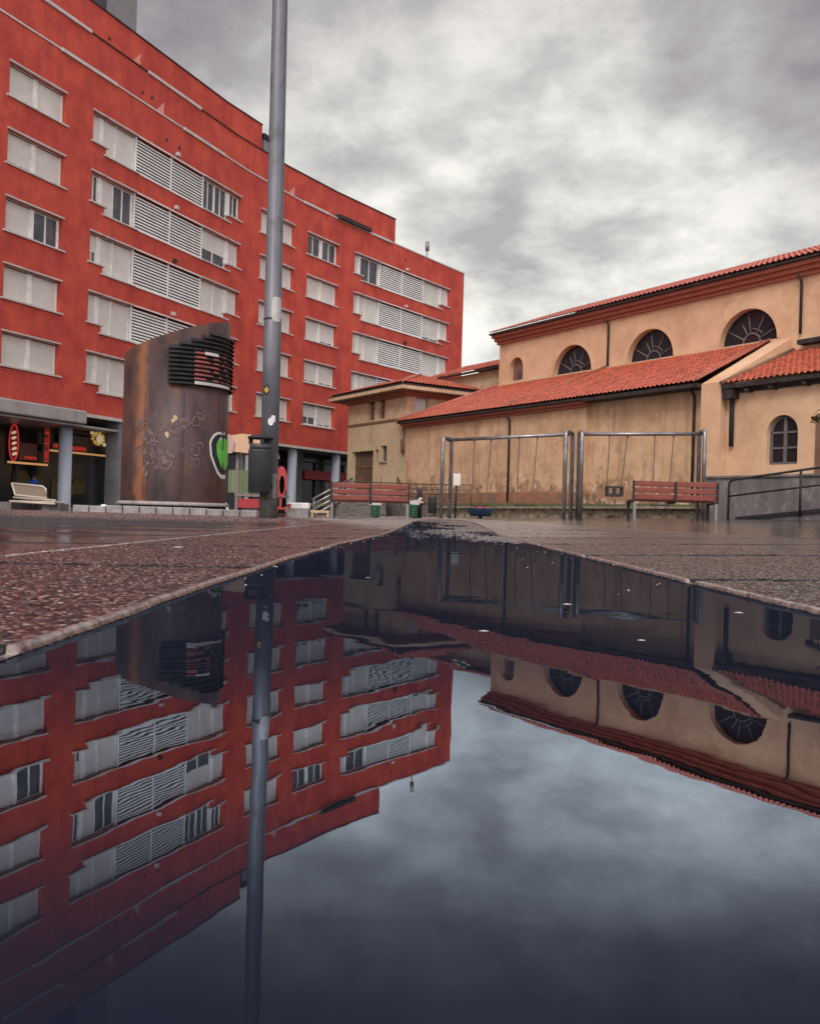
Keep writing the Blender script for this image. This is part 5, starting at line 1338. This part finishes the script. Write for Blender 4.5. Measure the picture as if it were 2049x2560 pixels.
mb = MB(); mb.box((-.30, -.02, .20), (.30, .0, .46)); mb.build('lower_panel', M['banner'], pt_)
mb = MB(); mb.tube([(-.85, -.5, .55), (-.62, -.55, .42), (-.50, -.6, .22), (-.42, -.65, -.02)], .035, 8); mb.build('climbing_rail', M['paintw'], pt_)
mb = MB()
mb.prism([(-.85, -.02)]+[(-.85+1.5*k/8, .42*math.sin(math.pi*(.02+.62*k/8))**.8) for k in range(1, 9)]+[(.65, -.02)], .1, .5); mb.build('tunnel', M['black'], pt_)
mb = MB(); mb.prism([(-.25, 0), (-.2, .22), (0, .36), (.22, .34), (.30, 0)], .06, .098); mb.build('tunnel_mural', mat('grey_mural', (.3, .3, .34), .7, col2=(.12, .1, .12), nscale=9), pt_)
mb = MB(); mb.prism([(.32, .05), (.34, .3), (.62, .26), (.6, .05)], .06, .099); mb.build('mural_patch', mat('orange_mural', (.4, .13, .07), .7, col2=(.2, .14, .11), nscale=9), pt_)
# red figure spring toy right of the pole
rt = thing('red_play_figure', 'red cut-out play figure with oval slots on a stem right of the lamp post', 'play figure', (-3.56, 25.0, gz(-3.4)))
mb = MB()
oval = lambda cx, cz, rx, rz, n_: [(cx+rx*math.cos(t*2*math.pi/n_), cz+rz*math.sin(t*2*math.pi/n_)) for t in range(n_)]
a_, b_ = oval(-.03, .93, .17, .44, 24), oval(.0, .85, .075, .26, 24)
for k in range(24):
    q = [a_[k], a_[(k+1) % 24], b_[(k+1) % 24], b_[k]]; mb.prism(q, -.02, .02)
mb.box((-.06, -.02, .18), (.0, .02, .52)); mb.box((-.12, -.03, .17), (.12, .03, .22)); mb.build('panel', M['redpl'], rt)
mb = MB(); mb.tube([(-.1, 0, .25), (-.12, 0, 0)], .02, 6); mb.tube([(.1, 0, .25), (.14, 0, 0)], .02, 6); mb.build('leg', M['redpl'], rt)
wb = thing('utility_box', 'low white box with red graffiti right of the lamp post', 'box', (-3.15, 26.2, gz(-3.2)))
mb = MB(); mb.box((-.40, -.2, -.05), (.22, .2, .20)); mb.build('base', M['kerb'], wb)
mb = MB(); mb.box((-.42, -.22, .201), (.24, .22, .38)); mb.build('body', M['paintw'], wb, bevel=.03)
mb = MB(); mb.face([(-.33+.08*math.cos(t)*rs.uniform(.6, 1.2), -.224, .28+.08*math.sin(t)*rs.uniform(.6, 1.2)) for t in (0, .8, 1.6, 2.4, 3.2, 4, 4.8, 5.6)]); mb.build('red_mark', M['redpl'], wb, fix=False)
mb = MB(); x_ = -2.62
mb.box((-.22, -.2, .10), (.30, .2, .17)); mb.box((-.2, -.18, -.02), (-.14, .18, .099)); mb.box((.24, -.18, -.02), (.3, .18, .099)); 
o = mb.build('stone_bench', M['cream']); o.location = (-2.62, 26.0, gz(-2.6)); tag(o, 'tiny cream slab seat beside the low white box', 'bench')

# flat bits on the ground
for x_, y_, s_, mm, lab in ((-4.55, 15.2, .1, M['neon_wh'], 'small white ball light low beside the rusty tower'),):
    mb = MB(); mb.lathe([(.01, 0), (.05, .02), (.07, .05), (.05, .09), (.01, .1)], (0, 0, 0), 12)
    o = mb.build('bollard_light', M['paintw']); o.location = (-5.42, 16.0, .03); tag(o, 'small white ball low at the left foot of the rusty tower', 'lamp')
for i, (x_, y_, a_, lab) in enumerate(((-.55, 2.15, .02, 'pale leaf lying on the reddish paving'), (.18, 1.02, .012, 'white sliver floating in the puddle below the swing reflections'), (.065, .76, .007, 'pair of foam bubbles floating mid puddle'), (.19, .73, .006, 'single foam bubble floating right of the bubble pair'), (.36, .98, .012, 'brown-white leaf at the right puddle edge'), (-.06, 1.35, .006, 'tiny foam fleck near the left of the puddle'), (-2.5, 7.5, .06, 'pale paper scrap on the far red paving'))):
    a_ *= .30 if i in (1, 4) else .38; mb = MB(); n_ = 12; zz2 = .004 if x_ > -.2 and x_ < .44 else gz(x_)+.004
    top = mb.pt((0, 0, a_*.35))
    rr_ = [mb.pt((a_*1.5*math.cos(k*.5236)*(1+.25*math.sin(k*1.9+i)), a_*math.sin(k*.5236), 0)) for k in range(n_)]
    for k in range(n_): mb.f.append([rr_[k], rr_[(k+1) % n_], top]); mb.mi.append(0); mb.sm.append(True)
    o = mb.build('debris', M['debris'], fix=False); o.location = (x_, y_, zz2); tag(o, lab, 'debris', 'bits floating in the puddle' if x_ > -.3 and x_ < .44 else None)

rg2 = random.Random(12)
mb = MB()
for k in range(95):
    Y = 1.2+rg2.random()**1.6*9; sd = rg2.random() < .35
    bx_ = (bankL(Y)+abs(rg2.gauss(0, .02))+.01) if sd else (bankR(Y)-abs(rg2.gauss(0, .16)))
    if bx_ < bankL(Y)+.01: continue
    q = rg2.uniform(.001, .003)*(1+Y*.1); a0 = rg2.uniform(0, 6)
    rr_ = [mb.pt((bx_+q*math.cos(a0+t*1.257)*rg2.uniform(.7, 1.3), Y+q*math.sin(a0+t*1.257), -.001)) for t in range(5)]; tp = mb.pt((bx_, Y, q*.6))
    for t in range(5): mb.f.append([rr_[t], rr_[(t+1) % 5], tp]); mb.mi.append(0); mb.sm.append(True)
o = mb.build('grit', M['debris'], fix=False); tag(o, kind='stuff')
# kerb strip at the back of the plaza, left
mb = MB()
pts = [(-9, 1), (-3.5, 7.6), (-2.15, 12.0), (-.6, 20.2), (.2, 23.5)]
for (x0, y0), (x1, y1) in zip(pts, pts[1:]):
    for k in range(10):
        a, b = k/10, (k+1)/10; X0, Y0, X1, Y1 = x0+(x1-x0)*a, y0+(y1-y0)*a, x0+(x1-x0)*b, y0+(y1-y0)*b
        mb.face([(X0, Y0, gz(X0)+.006), (X0+.16, Y0, gz(X0+.16)+.006), (X1+.16, Y1, gz(X1+.16)+.006), (X1, Y1, gz(X1)+.006)])
o = mb.build('kerb_strip', M['kerb'], fix=False); o['kind'] = 'structure'

# ================================================================== PERSON in blue
def person():
    t_ = thing('person', 'person in a blue t-shirt and dark trousers bending by the shop window', 'person', (*fp(12.5, -3.0, 0)[:2], GA))
    J = {'pel': (0, 0, .92), 'sp': (.0, -.04, 1.12), 'ch': (.03, -.1, 1.34), 'nk': (.05, -.14, 1.47), 'hd': (.06, -.17, 1.60), 'ht': (.06, -.17, 1.70),
         'ls': (-.17, -.1, 1.38), 'le': (-.25, -.12, 1.12), 'lh': (-.16, -.28, .93), 'lf': (-.14, -.34, .86),
         'rs': (.22, -.1, 1.38), 're': (.33, -.15, 1.15), 'rh': (.36, -.3, 1.02), 'rf': (.37, -.37, .97),
         'lk': (-.11, -.05, .50), 'lhp': (-.1, 0, .88), 'la': (-.12, .02, .08), 'lt': (-.12, -.14, .04),
         'rhp': (.1, 0, .88), 'rk': (.12, -.04, .50), 'ra': (.13, .03, .08), 'rt': (.14, -.13, .04)}
    Rr = {'pel': .135, 'sp': .125, 'ch': .145, 'nk': .06, 'hd': .10, 'ht': .085, 'ls': .065, 'le': .045, 'lh': .032, 'lf': .026, 'rs': .065, 're': .045, 'rh': .032, 'rf': .026,
          'lhp': .09, 'lk': .062, 'la': .042, 'lt': .035, 'rhp': .09, 'rk': .062, 'ra': .042, 'rt': .035}
    Ed = [('pel', 'sp'), ('sp', 'ch'), ('ch', 'nk'), ('nk', 'hd'), ('hd', 'ht'), ('ch', 'ls'), ('ls', 'le'), ('le', 'lh'), ('lh', 'lf'), ('ch', 'rs'), ('rs', 're'), ('re', 'rh'), ('rh', 'rf'),
          ('pel', 'lhp'), ('lhp', 'lk'), ('lk', 'la'), ('la', 'lt'), ('pel', 'rhp'), ('rhp', 'rk'), ('rk', 'ra'), ('ra', 'rt')]
    ks = list(J); me = bpy.data.meshes.new('body'); me.from_pydata([J[k] for k in ks], [(ks.index(a), ks.index(b)) for a, b in Ed], [])
    o = bpy.data.objects.new('body', me); C.collection.objects.link(o); o.parent = t_
    sk = o.modifiers.new('skin', 'SKIN'); me.skin_vertices  # created by the modifier
    for i, k in enumerate(ks): me.skin_vertices[0].data[i].radius = (Rr[k], Rr[k])
    me.skin_vertices[0].data[0].use_root = True
    o.modifiers.new('sub', 'SUBSURF').levels = 1; o.modifiers['sub'].render_levels = 1
    m = bpy.data.materials.new('person_body'); m.use_nodes = True; n = m.node_tree.nodes; l = m.node_tree.links; b = n['Principled BSDF']; b.inputs['Roughness'].default_value = .8
    tc_ = n.new('ShaderNodeTexCoord'); s_ = n.new('ShaderNodeSeparateXYZ'); l.new(tc_.outputs['Object'], s_.inputs[0])
    cr_ = n.new('ShaderNodeValToRGB'); cr_.color_ramp.interpolation = 'CONSTANT'
    mr_ = n.new('ShaderNodeMapRange'); mr_.inputs[2].default_value = 2.; l.new(s_.outputs[2], mr_.inputs[0]); l.new(mr_.outputs[0], cr_.inputs[0])
    e = cr_.color_ramp.elements; e[0].position = 0; e[0].color = (.012, .012, .018, 1); e[1].position = .47; e[1].color = (.02, .11, .5, 1)
    q = e.new(.742); q.color = (.42, .25, .18, 1); l.new(cr_.outputs[0], b.inputs['Base Color'])
    me.materials.append(m)
    mb = MB(); mb.lathe([(.03, 1.70), (.085, 1.745), (.105, 1.70), (.108, 1.64), (.09, 1.58)][::-1], (.06, -.15, -.02), 14); mb.build('hair', M['hair'], t_)
person()

# ================================================================== small tree at the far right
tr = thing('tree', 'thin tree reaching a drooping leafy branch in from the right edge', 'tree', (9.6, 19.5, gz(9.6)))
mb = MB()
mb.tube([(0, 0, -.1), (.05, 0, 1.2), (0, .05, 2.2), (-.1, 0, 3.2), (-.05, 0, 4.2)], [.07, .06, .05, .04, .015], 8)
mb.tube([(-.05, 0, 2.0), (-.35, 0, 2.35), (-.62, .0, 2.62)], [.02, .014, .006], 6)
mb.tube([(-.25, 0, 2.2), (-.55, 0, 2.40), (-.85, 0, 2.36), (-1.0, 0, 2.2)], [.016, .012, .008, .004], 6)
mb.build('trunk', M['bark'], tr)
mb = MB(); rl = random.Random(4)
def leaf(p, ln, ang, droop):
    d = Vector((math.cos(ang)*math.cos(droop), math.sin(ang)*math.cos(droop), math.sin(droop))); s_ = d.cross(Vector((0, .3, 1))).normalized()*ln*.22
    p = Vector(p); mb.face([p, p+d*ln*.4+s_, p+d*ln, p+d*ln*.45-s_])
for k in range(150):
    t = rl.random(); x_ = -.42-.56*t; z = 2.36-.16*abs(t-.3)**1.5*2-.02; leaf((x_+rl.uniform(-.05, .05), rl.uniform(-.08, .08), z+rl.uniform(-.06, .05)), rl.uniform(.07, .14), rl.uniform(0, 6.28), rl.uniform(-1.4, -.3))
for k in range(8): leaf((-.62, 0, 2.62), .17, rl.uniform(0, 6.28), rl.uniform(-.2, .5))
for k in range(8): leaf((-.50, 0, 2.5), .13, rl.uniform(0, 6.28), rl.uniform(-.3, .4))
for k in range(500):
    x_, y_, z = rl.gauss(.35, .3), rl.gauss(0, .45), rl.gauss(3.3, .6)
    if x_ > -.05: leaf((x_, y_, z), rl.uniform(.08, .16), rl.uniform(0, 6.28), rl.uniform(-1.2, .2))
mb.build('crown', M['leaf'], tr, fix=False)

bpy.context.view_layer.update()
